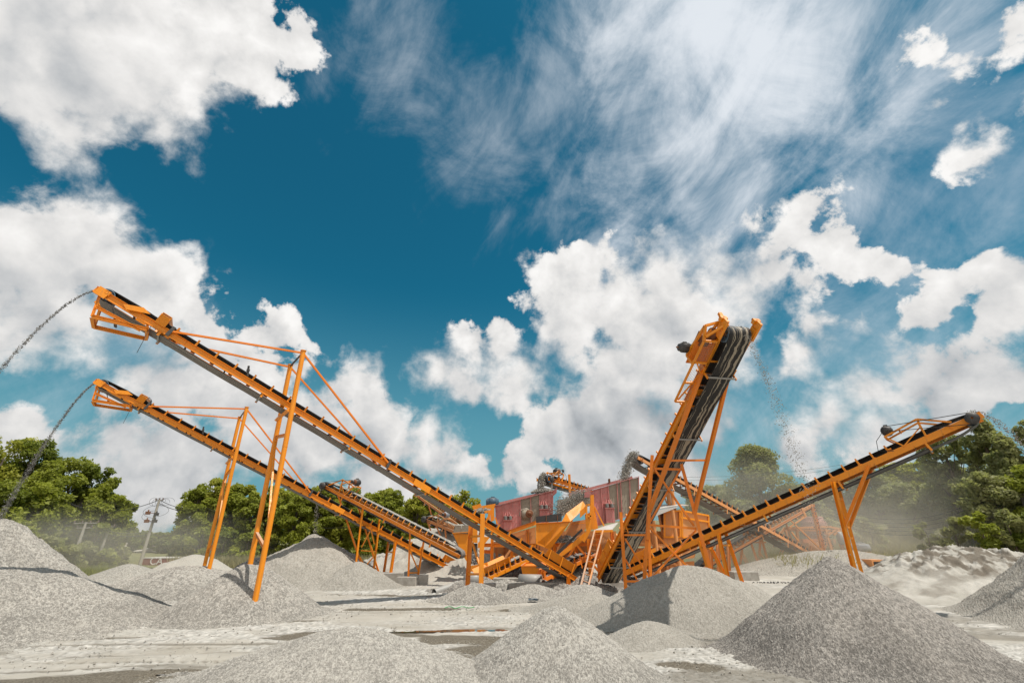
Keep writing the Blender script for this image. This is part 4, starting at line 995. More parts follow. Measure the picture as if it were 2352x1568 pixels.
# B: pair of short legs on a concrete block
def block(label, c, sx, sy, sz, rot=0, mt='concrete'):
    m = MB(); c = Vector(c); g = zg1(c.x, c.y); X = Vector((math.cos(rot), math.sin(rot), 0)); Y = Vector((-X.y, X.x, 0))
    ring = [c + X * sx * a * .5 + Y * sy * b * .5 for a, b in ((-1, -1), (1, -1), (1, 1), (-1, 1))]
    lo = [Vector((v.x, v.y, g - .2)) for v in ring]; hi = [Vector(((v.x - c.x) * .985 + c.x, (v.y - c.y) * .985 + c.y, g + sz)) for v in ring]; e = [Vector(((v.x - c.x) * .95 + c.x, (v.y - c.y) * .95 + c.y, g + sz + .02)) for v in ring]
    m.loft(lo, hi); m.loft(hi, e); m.add(e, [(0, 1, 2, 3)]); o = m.build('concrete_block', M[mt]); put(o, label, 'concrete block', 'concrete foundation blocks'); return g + sz
for (c, x, y, c2, x2, y2, b, nm) in (('c4', 892, 870, 'c4', 832, 1420, -1, 0), ('c4', 835, 900, 'c4', 768, 1415, 1, 1)):
    a = along(WB, -.6, -.1, px=K(c, 892, 870)[0]); tp = WB(a, b * .70, -.05); bx, by = K(c2, x2, y2); e = P(bx, by, tp.y - (.3 if b < 0 else 0)); leg(RB, tp, e, .17)
    if b < 0: e0 = (tp, e)
    else:
        for f in (.25, .75): brace(RB, e0[0].lerp(e0[1], f), tp.lerp(e, f), .09, name='tie_beam')
bc = Q('c4', 800, 1460, 34.0); block('pale concrete block under the orange legs of the second stacker', Q('c4', 797, 1460, e0[1].y + .1), 2.6, 1.3, .62, .15)
block('concrete foundation block under the rear small conveyor, left half', Q('c4', 1010, 1410, t1[1].y), 1.35, 1.0, .55, -.1)
block('concrete foundation block under the rear small conveyor, right half', Q('c4', 1112, 1405, t2[1].y), 1.35, 1.0, .62, .1)
# A: pair of tall posts close to the tail
a = along(WA, -.6, 0, px=K('c5', 420, 0)[0]); y_ = WA(a, -.7, 0).y
pA = [Q('c5', 425, 715, y_), Q('c5', 408, 1465, y_ - .1)]; pB = [Q('c5', 315, 820, y_ + 1.5), Q('c5', 283, 1405, y_ + 1.5)]
for q in (pA, pB): leg(RA, q[0], q[1], .26)
for fa, fb in ((.29, .20), (.77, .80)): brace(RA, pA[0].lerp(pA[1], fa), pB[0].lerp(pB[1], fb), .12, name='tie_beam')
brace(RA, Q('c5', 330, 990, y_ + 1.0), Q('c5', 395, 1200, y_ + .3), .10)
for (x, y) in ((1222, 1290),):
    a = along(WA, -.6, 0, px=K('c5', x, 0)[0]); t_ = WA(a, -.66, .05); leg(RA, t_, Q('c5', x + 5, 1450, t_.y), .20)
# E: three conveyors behind on the left
WE, RE = small('rear conveyor rising to the left behind the middle hopper', Q('c4', 1560, 850, 47), Q('c4', 1150, 560, 50), w=.7, n=14, om='orange_dusty', ld='gravel on the rear conveyor behind the middle hopper')
for x, y, x2, y2 in ((1240, 640, 1305, 935), (1385, 760, 1365, 960), (1385, 780, 1470, 1010)): dleg('c4', x, y, 'c4', x2, y2, WE, RE, mt='orange_dusty')
WE2, RE2 = small('lowest rear conveyor with a small motor at its head, seen through the orange frames', Q('c4', 1560, 920, 44), Q('c4', 1205, 770, 46), w=.65, n=12, om='orange_dusty', ld='gravel on the lowest rear conveyor')
gantry(WE2, RE2, .65, mt='orange_dusty', top=.7, la=2.2, lb=.8, mot='grey_motor')
for x, y, x2, y2 in ((1232, 800, 1240, 900), (1310, 860, 1340, 960), (1400, 850, 1375, 980)): dleg('c4', x, y, 'c4', x2, y2, WE2, RE2, mt='orange_dusty')
# F: conveyor feeding the left screen from behind
WF, RF = conveyor('feed_conveyor', 'dark feed conveyor with motor dropping stones onto the left red screen', Q('c5', 1420, 520, 49.5), Q('c5', 1010, 395, 42.3), w=.9, bh=.24, ct=.26, cr=-.40, n_id=9, id0=1, id1=1.5, outer='rubber', ret=2, skirt=False, hc=.02, hr=.36)
gantry(WF, RF, .9, top=.8, la=2.6, lb=.9, near=-1)
for x in (1240,): q = Q('c5', x, 345, 43.5); leg(RF, q, Vector((q.x, q.y, 4)), .22, foot=False, name='post', prof='b')
for s in (-1, 1):
    q = WF(WF.L - .1, s * .72, .1); leg(RF, q, Vector((q.x - .15, q.y, q.z - 1.6)), .12, 'steel', 'chute_post', False, 'b')
stream('gravel pouring off the feed conveyor onto the left red screen', [WF(WF.L, 0, .42), WF(WF.L + .45, 0, .25), WF(WF.L + .6, 0, -.9), WF(WF.L + .9, 0, -2.0)], 2600, (.10, .18), .032, 'gravel_fine', 21)
# H: long covered conveyor descending behind to the right
WH, RH = conveyor('descending_conveyor', 'long dusty conveyor running down to the right behind the trestle', Q('r3', 1440, 1190, 52), Q('r1', 690, 215, 40.6), w=1.15, bh=.26, ct=.24, cr=-.50, n_id=34, id0=1.5, id1=2, om='orange_dusty', outer='belt_dusty', ret=6, fl=-1, hc=.0, hr=.42)
stream('gravel pouring off the descending conveyor onto the right red screen', [WH(WH.L, 0, .5), WH(WH.L + .5, 0, .3), WH(WH.L + .75, 0, -1.0), WH(WH.L + .9, 0, -2.2)], 3000, (.15, .22), .034, 'gravel_fine', 22)
for x, x2, y2 in ((985, 1085, 1240), (1010, 1050, 1200)): 
    a_ = along(WH, 0, 0, px=K('r1', x, 0)[0]); q = WH(a_, 0.4 if x > 1000 else -.4, -.1); m = MB(); m.tube(Vector((q.x, q.y, zg1(q.x, q.y) - .3)), q, .17, 16); m.build('post', M['orange_dusty'], RH)
for x, c2, x2, y2 in ((400, 'r1', 1430, 1000), (590, 'r3', 780, 1460), (590, 'r3', 460, 1310), (770, 'r3', 870, 1410), (770, 'r3', 690, 1400), (1130, 'r3', 1180, 1350), (1250, 'r3', 1270, 1280)):
    c1 = 'r3'; a_ = along(WH, 0, 0, px=K(c1, x, 0)[0]); q = WH(a_, .5, -.2); bx, by = K(c2, x2, y2); leg(RH, q, P(bx, by, q.y), .16, 'orange_dusty')
# I: loaded conveyor rising to the right behind
WI, RI = small('dusty loaded conveyor rising to the cone crusher at the right', Q('r3', -10, 1240, 46), Q('r3', 1260, 520, 50), w=1.0, n=26, om='orange_dusty', ld='pale gravel on the dusty conveyor rising to the cone crusher')
for x, x2, y2 in ((380, 440, 1320), (1040, 1095, 940), (60, 120, 1230)): dleg('r3', x, 0, 'r3', x2, y2, WI, RI, mt='orange_dusty')
leg(RI, Q('r3', 1325, 490, 49), Q('r3', 1482, 1140, 49), .30, 'orange_dusty'); brace(RI, Q('r3', 1180, 480, 49), Q('r3', 1250, 640, 49), .2, 'orange_dusty'); brace(RI, Q('r3', 1220, 560, 49), Q('r3', 1330, 500, 49), .22, 'orange_dusty')
for a, b in (((1060, 670), (1450, 1040)), ((1085, 820), (1170, 930)), ((1240, 640), (1060, 760)), ((460, 1300), (720, 1305)), ((610, 940), (780, 940)), ((680, 1260), (830, 1265)), ((690, 1040), (830, 1240))): brace(RI, Q('r3', *a, 48.5), Q('r3', *b, 48.5), .12, 'orange_dusty')
# J and K: short conveyors under the hoppers
WJ, RJ = conveyor('short_conveyor', 'short loaded conveyor climbing to the right under the small orange chute', Q('c5', 352, 1370, 36.0), Q('c5', 890, 1120, 38.5), w=.7, bh=.24, ct=.26, cr=-.28, n_id=8, id0=1, id1=.8, ret=2, fl=-1, hc=0, hr=.26)
load(WJ, 1.6, WJ.L - .2, .7, .16, .30, 'gravel riding on the short conveyor under the small chute', seed=7)
leg(RJ, Q('c5', 470, 1290, 36.4), Q('c5', 470, 1425, 36.4), .2)
WK, RK = conveyor('short_conveyor', 'short shaded conveyor with a grey tail drum below the big chute', Q('c5', 880, 1370, 36.5), Q('c5', 1420, 1110, 40), w=.95, bh=.24, ct=.24, cr=-.30, n_id=8, id0=1, id1=.8, ret=2, fl=-1, om='orange_deep', hc=0, hr=.26)
# ---------------------------------------------------------------- the screening plant in the middle
def C5(x, y, Y): return Q('c5', x, y, Y)
def R1(x, y, Y): return Q('r1', x, y, Y)
def post(root, a, b, w=.22, mt='orange', nm='post', prof='i'): 
    a = Vector(a); b = Vector(b); m = MB(); (m.ibeam if prof == 'i' else m.bar)(a, b, w, w, **({'up': (1, 0, 0)} if prof == 'i' else {})); return m.build(nm, M[mt], root)
def gpost(root, top, w=.22, mt='orange', nm='post'): 
    g = zg1(top.x, top.y); return post(root, top, Vector((top.x, top.y, g - .3)), w, mt, nm)

def screen(label, tl, tr, br, bl, depth, ribs, panel_cols, springs, hub, rail_ext, mats):
    """vibrating screen: tl..bl are the corners of the side that faces the yard"""
    root = thing('vibrating_screen', bl, label, 'vibrating screen')
    ax = (tr - tl).normalized(); nrm = Vector((0, 1, 0)); dv = Vector((0, depth, 0))
    def S_(f, g_, o=0.0): return tl.lerp(tr, f).lerp(bl.lerp(br, f), g_) - Vector((0, o, 0))
    fs = [0] + ribs + [1]
    for i in range(len(fs) - 1):                       # one plate between each pair of ribs, with its bolt rows
        p = MB(); a, b = fs[i], fs[i + 1]; p.plate([S_(a, 0), S_(b, 0), S_(b, 1), S_(a, 1)], .02)
        o = p.build('side_panel', M[mats[i % len(mats)]], root)
        q = MB(); n = 3 if b - a > .12 else 2
        for r_ in (.14, .33, .52, .72, .86):
            for k in range(n):
                f = a + (b - a) * (k + .5) / n; c = S_(f, r_ + .03 * ((k + i) % 2), .03); q.box(c, ax * .022, Vector((0, .035, 0)), Vector((0, 0, .035)))
                c = S_(f - .012, r_ + .05 + .03 * ((k + i) % 2), .03); q.box(c, ax * .02, Vector((0, .03, 0)), Vector((0, 0, .03)))
        bo = q.build('bolt_rows', M['grime' if mats[i % len(mats)] == 'grime' else 'red'], root); bo.parent = o; 
    for f in fs:
        p = MB(); a, b = S_(f, 0, .07), S_(f, 1, .07); p.bar(a, b, .05, .14, Vector((0, 1, 0))); p.build('rib', M['red' if f < .3 or f > .8 else mats[0]], root)
    p = MB(); p.bar(S_(-.01, 0, .10) + Vector((0, 0, .05)), S_(1.01, 0, .10) + Vector((0, 0, .05)), .26, .035); p.bar(S_(0, 1, .08), S_(1, 1, .08), .22, .04); p.build('flange', M['red'], root)
    p = MB(); p.plate([S_(0, 0) + dv, S_(1, 0) + dv, S_(1, 1) + dv, S_(0, 1) + dv], .02); p.bar(S_(-rail_ext, 0) + dv + Vector((0, 0, .30)), S_(1.02, 0) + dv + Vector((0, 0, .22)), .30, .22); p.build('far_side_panel', M['red'], root)
    p = MB(); p.plate([S_(0, .45), S_(1, .45), S_(1, .45) + dv, S_(0, .45) + dv], .04); p.build('screen_deck', M['dark_steel'], root)
    for f, g_ in springs:
        c = S_(f, g_, .30); r0 = MB(); r0.box(c + Vector((0, .12, .32)), Vector((.42, 0, 0)), Vector((0, .16, 0)), Vector((0, 0, .02))); r0.box(c + Vector((0, .05, -.02)), Vector((.40, 0, 0)), Vector((0, .20, 0)), Vector((0, 0, .02)))
        for k in (-.26, -.02, .2): r0.bar(c + Vector((k, .1, .34)), c + Vector((k * .6, .2, .62)), .05)
        bk = r0.build('spring_bracket', M['red'], root)
        for k in (-.2, .2):
            q = MB(); pts = []
            for j in range(60): g2 = j * .62; pts.append(c + Vector((k + .12 * math.cos(g2), .02 + .12 * math.sin(g2), .01 + .29 * j / 59)))
            q.path(pts, .026, 5); s = q.build('spring', M['steel'], root); s.parent = bk
        q = MB(); b0 = c + Vector((0, .1, -.04)); q.bar(b0, b0 + Vector((0, 0, -1.1)), .5, .10, Vector((0, 1, 0))); 
        for k in (-.25, .25): q.bar(b0 + Vector((k, -.05, 0)), b0 + Vector((k, -.05, -1.1)), .05, .2, Vector((1, 0, 0)))
        q.build('spring_stand', M['red'], root)
    if hub:
        c = S_(*hub, .02); p = MB(); p.lathe(c, (0, -1, 0), [(0, .50), (.05, .50), (.05, .30), (.28, .30), (.28, .02)], 30)
        for k in range(18): g2 = 2 * math.pi * k / 18; p.lathe(c + Vector((math.cos(g2) * .43, -.05, math.sin(g2) * .43)), (0, -1, 0), [(0, .03), (.05, .03), (.05, .001)], 6)
        h = p.build('exciter_flange', M['grime'], root); c2 = c + Vector((.33, -.28, .03)); q = MB(); q.lathe(c2, (0, -1, 0), [(0, .28), (.03, .31), (.16, .31), (.18, .24), (.16, .12), (.24, .11), (.24, .01)], 30); s = q.build('flywheel', M['rust'], root); s.parent = h
    return root, S_
Y1 = 41.0
sA, SA = screen('left red vibrating screen with rust coloured flywheel and bolted side panels', C5(545, 645, Y1), C5(1087, 505, Y1), C5(1085, 755, Y1), C5(560, 930, Y1), 2.3, [.13, .265, .43, .61, .765, .88], 3,
                [(.205, .58), (.84, .57)], (.51, .55), .22, ['red', 'red', 'red', 'grime', 'grime', 'red', 'red'])
p = MB(); p.plate([C5(1087, 500, Y1 - .1), C5(1125, 466, Y1 - .5), C5(1120, 520, Y1 - .5), C5(1090, 548, Y1 - .1)], .03); p.build('end_lip', M['red'], sA)
motor(C5(520, 606, Y1 + 1.3), (1, .15, 0), .36, 1.05, sA, 'blue_motor', cap='blue_motor')
p = MB(); p.bar(C5(330, 655, Y1 + 1.6), C5(410, 632, Y1 + 1.6), .30, .22); p.build('rear_rail', M['orange'], sA); p = MB(); p.plate([C5(335, 655, Y1), C5(545, 620, Y1), C5(545, 660, Y1), C5(345, 692, Y1)], .05); p.build('discharge_lip', M['orange'], sA)
heap_c = C5(425, 705, Y1 - .2)
def rubble(label, c, sx, sy, sz, n, size, seed, mt='gravel', cat='gravel load', name='gravel_on_deck'):
    rg = np.random.RandomState(seed); V = []; Fc = []
    octa = np.array([(1, 0, 0), (-1, 0, 0), (0, 1, 0), (0, -1, 0), (0, 0, 1), (0, 0, -1)], float); of = np.array([(0, 2, 4), (2, 1, 4), (1, 3, 4), (3, 0, 4), (2, 0, 5), (1, 2, 5), (3, 1, 5), (0, 3, 5)])
    for i in range(n):
        x, y = rg.rand(2) * 2 - 1; z = rg.rand() * max(0, 1 - x * x * .8 - y * y * .6); V.append(octa * size * (.5 + rg.rand(3)) + np.array(c) + np.array([x * sx, y * sy, z * sz])); Fc.append(of + 6 * i)
    V = np.concatenate(V); o = np_mesh(name, V, np.concatenate(Fc), M[mt], smooth=False, loc=tuple(c)); return put(o, label, cat, kind='stuff')
rubble('stones leaving the lower end of the left red screen', heap_c, .85, .5, .38, 500, .07, 2, 'gravel_fine')
rubble('heap of dark stones landing on top of the left red screen', C5(1000, 515, Y1 + .9), 1.1, .6, .40, 1400, .045, 3, 'gravel_fine')
Y2 = 39.6
sB, SB = screen('right red vibrating screen caked in grey mud behind the steep conveyor', R1(285, 492, Y2), R1(715, 372, Y2), R1(720, 700, Y2), R1(318, 835, Y2), 2.4, [.17, .33, .52, .60, .80], 3,
                [(.32, .62)], None, .42, ['red', 'red', 'grime', 'grime', 'grime', 'grime'])
p = MB(); p.plate([R1(205, 515, Y2 + .3), R1(270, 493, Y2 + .1), R1(270, 560, Y2 + .1), R1(205, 562, Y2 + .3)], .05); p.build('end_lip', M['red'], sB)
for (x, y) in ((150, 488), (440, 405)): p = MB(); q_ = R1(x, y, Y2 + 2.2); p.box(q_, (.06, 0, 0), (0, .2, 0), (0, 0, .16)); p.build('lug', M['rust'], sB)
# stones coming over the end of the right screen
stream('curtain of pale stones tumbling off the lower end of the right red screen', [C5(1420, 545, Y2 + 1.0), C5(1300, 560, Y2 + .7), C5(1200, 620, Y2 + .5), C5(1150, 690, Y2 + .4), C5(1140, 720, Y2 + .2)], 2800, (.24, .38), .034, 'gravel_fine', 31)
p = MB(); p.plate([C5(1130, 590, Y2 + 2.2), C5(1440, 520, Y2 + 2.2), C5(1440, 640, Y2 + 2.2), C5(1120, 760, Y2 + 2.2)], .04); p.build('back_plate', M['grime'], sB)

# orange support structure under both screens
st = thing('screen_support_frame', C5(900, 1350, 41), 'tall orange support structure of posts and beams carrying the two red screens', 'support structure')
p = MB(); p.plate([C5(690, 905, 40.7), C5(925, 838, 40.7), C5(925, 1010, 40.7), C5(640, 1010, 40.7)], .05)
p.build('side_plate', M['orange_dusty'], st)
for x, y1, y2 in ((842, 860, 1000), (858, 855, 1000)): p = MB(); p.bar(C5(x, y1, 40.6), C5(x, y2, 40.6), .05, .15, (0, 1, 0)); p.build('stiffener', M['orange'], st)
p = MB(); p.ibeam(C5(600, 915, 40.4), C5(930, 798, 40.4), .25, .30); p.build('inclined_beam', M['orange'], st)
p = MB(); p.ibeam(C5(430, 1010, 40.4), C5(925, 1012, 40.4), .25, .28); p.build('floor_beam', M['orange'], st)
for x, y1, Y in ((515, 950, 40.3), (560, 1010, 42.6), (700, 1010, 40.4), (640, 1010, 43.2), (800, 1010, 42.8), (1100, 1000, 40.2), (1235, 1080, 42.0), (1300, 980, 40.3), (1420, 950, 38.6), (1340, 1000, 43.0), (1180, 1000, 43.5), (950, 1010, 43.2), (1525, 1000, 38.4)):
    gpost(st, C5(x, y1, Y), .24, 'orange' if Y < 41 else 'orange_dusty')
for a, b, Y in (((600, 1180), (690, 1050), 40.2), ((700, 1050), (830, 1160), 42.6), ((570, 1170), (780, 1020), 42.7), ((1100, 1100), (1240, 1230), 42), ((1000, 1040), (1180, 1220), 43.4), ((1310, 1010), (1520, 1260), 39.4), ((1180, 1210), (1300, 1010), 39.6), ((1190, 1210), (1420, 1110), 39.0), ((1480, 870), (1700, 1020), 40.5)):
    brace(st, C5(*a, Y), C5(*b, Y), .16, 'orange_dusty' if Y > 40 else 'orange_deep')
for a, b, Y in (((560, 1200), (1480, 1205), 43), ((1000, 1010), (1540, 1000), 40.3), ((1040, 1180), (1540, 1170), 42), ((440, 1070), (520, 1075), 40.4)):
    p = MB(); p.ibeam(C5(*a, Y), C5(*b, Y), .2, .26); p.build('floor_beam', M['orange_deep'], st)
p = MB(); p.box(C5(900, 1100, 44.3), Vector((3.6, 0, 0)), Vector((0, .5, 0)), Vector((0, 0, 1.05))); p.box(C5(1400, 1030, 43.6), Vector((2.6, 0, 0)), Vector((0, .5, 0)), Vector((0, 0, 1.3))); p.build('underpan', M['orange_dusty'], st)
for x in (600, 650, 720, 770, 880, 1000, 1080, 1290, 1360): gpost(st, C5(x, 1210, 44.0), .2, 'orange_deep')
# hopper funnels under the screens
for (cx, cy, Y, w_) in ((800, 1060, 42.0, 1.5), (1330, 1040, 41.4, 1.6)):
    c = C5(cx, cy, Y); m = MB(); up = [c + Vector((a * w_, b * 1.0, .9)) for a, b in ((-1, -1), (1, -1), (1, 1), (-1, 1))]; lo = [c + Vector((a * .4, b * .35, -.9)) for a, b in ((-1, -1), (1, -1), (1, 1), (-1, 1))]
    m.loft(up, lo); m.build('collecting_funnel', M['orange_dusty'], st)

# left hopper with timber collar
h1 = thing('feed_hopper', C5(230, 1170, 38.5), 'orange feed hopper with grey timber collar at the left end of the plant', 'hopper')
Yh = 38.5
p = MB(); fr = [C5(145, 900, Yh), C5(298, 886, Yh), C5(292, 1165, Yh), C5(272, 1160, Yh), C5(205, 1030, Yh)]; p.plate(fr, .03, (0, 1, 0)); bk = [q_ + Vector((0, 1.7, 0)) for q_ in fr]; p.plate(bk, .03, (0, 1, 0)); p.loft([fr[0], fr[4], bk[4], bk[0]], [fr[0], fr[4], bk[4], bk[0]])
p.plate([fr[0], fr[4], bk[4], bk[0]], .03); p.plate([fr[4], fr[3], bk[3], bk[4]], .03); p.build('funnel', M['orange'], h1)
for x0, x1 in ((160, 222), (225, 297)): p = MB(); p.box((C5(x0, 862, Yh - .06) + C5(x1, 862, Yh - .06)) / 2, Vector(((C5(x1, 862, Yh) - C5(x0, 862, Yh)).x * .49, 0, 0)), Vector((0, .05, 0)), Vector((0, 0, .30))); p.build('timber_board', M['wood'], h1)
p = MB(); p.bar(C5(140, 898, Yh - .1), C5(305, 886, Yh - .1), .12, .05); p.build('rim', M['orange'], h1)
p = MB(); p.plate([C5(150, 860, Yh + 1.7), C5(300, 850, Yh + 1.7), C5(300, 890, Yh + 1.7), C5(150, 900, Yh + 1.7)], .04); p.build('timber_board', M['wood'], h1)
# tall chute behind the posts with a rubber curtain and a tray
t1_ = thing('discharge_chute', C5(370, 1250, 38.3), 'tall orange discharge chute with black rubber curtain between the two tall posts', 'chute')
p = MB(); p.plate([C5(325, 830, 38.6), C5(375, 850, 38.6), C5(375, 990, 38.6), C5(332, 985, 38.6)], .5, (0, 1, 0)); p.build('chute_body', M['orange'], t1_)
p = MB()
for k in range(6): p.plate([C5(316 + k * 10, 995, 38.5 + .03 * (k % 2)), C5(326 + k * 10, 995, 38.5 + .03 * (k % 2)), C5(327 + k * 10, 1090 + 4 * (k % 3), 38.5), C5(318 + k * 10, 1092, 38.5)], .02, (0, 1, 0))
p.build('rubber_curtain', M['rubber_board'], t1_)
p = MB(); p.plate([C5(302, 1210, 37), C5(472, 1170, 37), C5(475, 1240, 37), C5(385, 1262, 37), C5(306, 1258, 37)], .04); p.plate([C5(302, 1210, 37), C5(306, 1258, 37), C5(340, 1258, 38.4), C5(330, 1200, 38.4)], .03); p.plate([C5(440, 1215, 36.9), C5(525, 1195, 36.9), C5(500, 1225, 36.9), C5(430, 1255, 36.9)], .04); p.build('tray', M['orange'], t1_)
p = MB(); p.plate([C5(380, 990, 38.2), C5(440, 930, 38.2), C5(495, 935, 38.2), C5(420, 1030, 38.2), C5(380, 1040, 38.2)], .05); p.build('chute_body', M['orange'], t1_)
rubble('small pile of stones sliding out below the rubber curtain', C5(345, 1190, 37.6), .5, .3, .9, 260, .06, 5, 'stones')
# tall frame plates at the lower end of the left screen
tf = thing('upright_frame', C5(530, 820, 40.0), 'tall orange upright with a triangular gusset at the low end of the left red screen', 'steel upright')
p = MB(); p.plate([C5(500, 640, 39.9), C5(535, 635, 39.9), C5(535, 780, 39.9), C5(500, 790, 39.9)], .3, (0, 1, 0)); p.build('post', M['orange'], tf)
p = MB(); p.plate([C5(535, 745, 39.9), C5(550, 750, 39.9), C5(572, 810, 39.9), C5(558, 812, 39.9)], .1, (0, 1, 0)); p.plate([C5(440, 690, 39.8), C5(500, 680, 39.8), C5(500, 700, 39.8), C5(445, 712, 39.8)], .3, (0, 1, 0)); p.bar(C5(490, 690, 39.7), C5(480, 790, 39.7), .2); p.build('gusset', M['orange'], tf)

# big folded chute in the middle
ch = thing('folded_chute', C5(1040, 1060, 38), 'big folded orange chute with black rubber side boards between the two red screens', 'chute')
Yc_ = 37.8
p = MB(); p.plate([C5(928, 803, Yc_), C5(1170, 790, Yc_), C5(1155, 850, Yc_), C5(1010, 1030, Yc_ + .2), C5(928, 1000, Yc_)], .03)
p.build('front_plate', M['orange'], ch)
p = MB(); p.plate([C5(1170, 790, Yc_), C5(1252, 788, Yc_ - .3), C5(1060, 1055, Yc_ + .2), C5(1008, 1032, Yc_ + .2)], .03); p.build('folded_side', M['orange'], ch)
p = MB(); p.plate([C5(1170, 790, Yc_), C5(1212, 712, Yc_ + .2), C5(1252, 788, Yc_ - .3)], .03); p.plate([C5(1212, 712, Yc_ + .2), C5(1368, 597, Yc_ + .9), C5(1395, 640, Yc_ + .8), C5(1340, 705, Yc_ + .3), C5(1252, 788, Yc_ - .3)], .03); p.build('upper_side', M['orange'], ch)
for x0, x1 in ((928, 1022), (1026, 1168)): p = MB(); p.plate([C5(x0, 742 - (x0 - 928) * .13, Yc_ - .06), C5(x1, 742 - (x1 - 928) * .13, Yc_ - .06), C5(x1, 795 - (x1 - 928) * .05, Yc_ - .06), C5(x0, 799 - (x0 - 928) * .05, Yc_ - .06)], .03); p.build('rubber_board', M['rubber_board'], ch)
for x in (1024, 1130): p = MB(); p.bar(C5(x, 728, Yc_ - .1), C5(x, 795, Yc_ - .1), .05, .03, (0, 1, 0)); p.build('clamp_bar', M['rust'], ch)
p = MB(); p.bar(C5(925, 806, Yc_ - .06), C5(1172, 792, Yc_ - .06), .08, .06); p.bar(C5(1172, 792, Yc_ - .06), C5(1254, 790, Yc_ - .35), .08, .06); p.build('rim', M['orange_deep'], ch)
p = MB(); p.plate([C5(1255, 792, Yc_ + 1.0), C5(1392, 770, Yc_ + 1.0), C5(1405, 850, Yc_ + 1.0), C5(1190, 905, Yc_ + 1.0)], .04); p.plate([C5(1190, 905, Yc_ + 1.0), C5(1400, 850, Yc_ + 1.0), C5(1360, 905, Yc_ + 1.0), C5(1110, 1090, Yc_ + 1.0)], .04); p.build('back_wall', M['orange_dusty'], ch)
p = MB(); p.bar(C5(1250, 810, Yc_ + .85), C5(1395, 800, Yc_ + .85), .05); p.build('stiffener', M['orange'], ch)
p = MB(); p.plate([C5(1138, 1100, Yc_ - .2), C5(1388, 888, Yc_ - .2), C5(1392, 910, Yc_ - .2), C5(1352, 985, Yc_ - .2), C5(1140, 1140, Yc_ - .2)], .05); p.build('lower_side', M['orange'], ch)
p = MB(); p.plate([C5(1105, 1090, Yc_ - .1), C5(1355, 855, Yc_ - .1), C5(1368, 872, Yc_ - .1), C5(1138, 1102, Yc_ - .1)], .03); p.build('rubber_board', M['rubber_board'], ch)
load_pts = C5(1230, 1010, Yc_ + .6)
rubble('dark stones lying in the big folded chute', C5(1215, 985, Yc_ + .5), 1.0, .3, .55, 900, .045, 8, 'gravel_fine')
c2_ = thing('side_chute', C5(1400, 960, 37.2), 'bent orange side chute hanging beside the upright post at the right screen', 'chute')
p = MB(); p.plate([C5(1342, 690, 37.3), C5(1402, 640, 37.3), C5(1402, 700, 37.3), C5(1342, 755, 37.3)], .04); p.build('upper_plate', M['orange'], c2_)
p = MB(); p.plate([C5(1388, 720, 37.2), C5(1448, 700, 37.2), C5(1448, 865, 37.2), C5(1385, 985, 37.2), C5(1358, 965, 37.2), C5(1402, 880, 37.2)], .04); p.build('lower_plate', M['orange'], c2_)
p = MB()
for x in (1405, 1440): p.bar(C5(x, 625, 37.1), C5(x, 760, 37.1), .10)
p.bar(C5(1405, 632, 37.1), C5(1440, 628, 37.1), .1); p.bar(C5(1415, 740, 37.1), C5(1450, 735, 37.1), .1); p.build('bracket', M['orange'], c2_)
up = thing('upright_frame', C5(1470, 860, 37.6), 'tall orange upright with diagonal brace standing on the pale platform by the right red screen', 'steel upright')
p = MB(); p.plate([C5(1438, 540, 37.6), C5(1470, 538, 37.6), C5(1478, 862, 37.6), C5(1445, 862, 37.6)], .28, (0, 1, 0)); p.build('post', M['orange'], up)
p = MB(); p.plate([C5(1470, 638, 37.6), C5(1482, 660, 37.6), C5(1512, 852, 37.6), C5(1478, 862, 37.6)], .05, (0, 1, 0)); p.build('gusset', M['orange'], up)
p = MB(); p.bar(C5(1476, 645, 37.6), C5(1568, 830, 37.6), .12, .10); p.build('brace', M['orange'], up)
# platform and ladder
pf = thing('work_platform', C5(1560, 870, 37), 'pale sheet metal work platform at the top of the ladder', 'platform')
p = MB(); p.plate([C5(1478, 872, 35.4), C5(1640, 868, 35.4), C5(1700, 800, 38.6), C5(1560, 835, 38.6)], .06); p.build('deck', M['white_roof'], pf)
p = MB(); p.bar(C5(1478, 880, 35.4), C5(1650, 876, 35.4), .12, .16); p.build('edge_beam', M['orange'], pf)
gpost(pf, C5(1505, 885, 36.0), .30, 'orange_deep'); gpost(pf, C5(1640, 880, 35.6), .22, 'orange_deep')
ld = thing('ladder', C5(1350, 1530, 28.6), 'faded orange ladder leaning against the pale work platform', 'ladder')
l0, l1 = C5(1322, 1508, 29.6), C5(1482, 868, 35.1); m0, m1 = C5(1382, 1545, 29.0), C5(1560, 868, 35.0)
for a, b in ((l0, l1), (m0, m1)): p = MB(); p.bar(a, b, .10, .05); p.build('rail', M['ladder'], ld)
for i in range(11): f = .045 + i * .088; p = MB(); p.bar(l0.lerp(l1, f), m0.lerp(m1, f), .07, .035); p.build('rung', M['ladder'], ld)
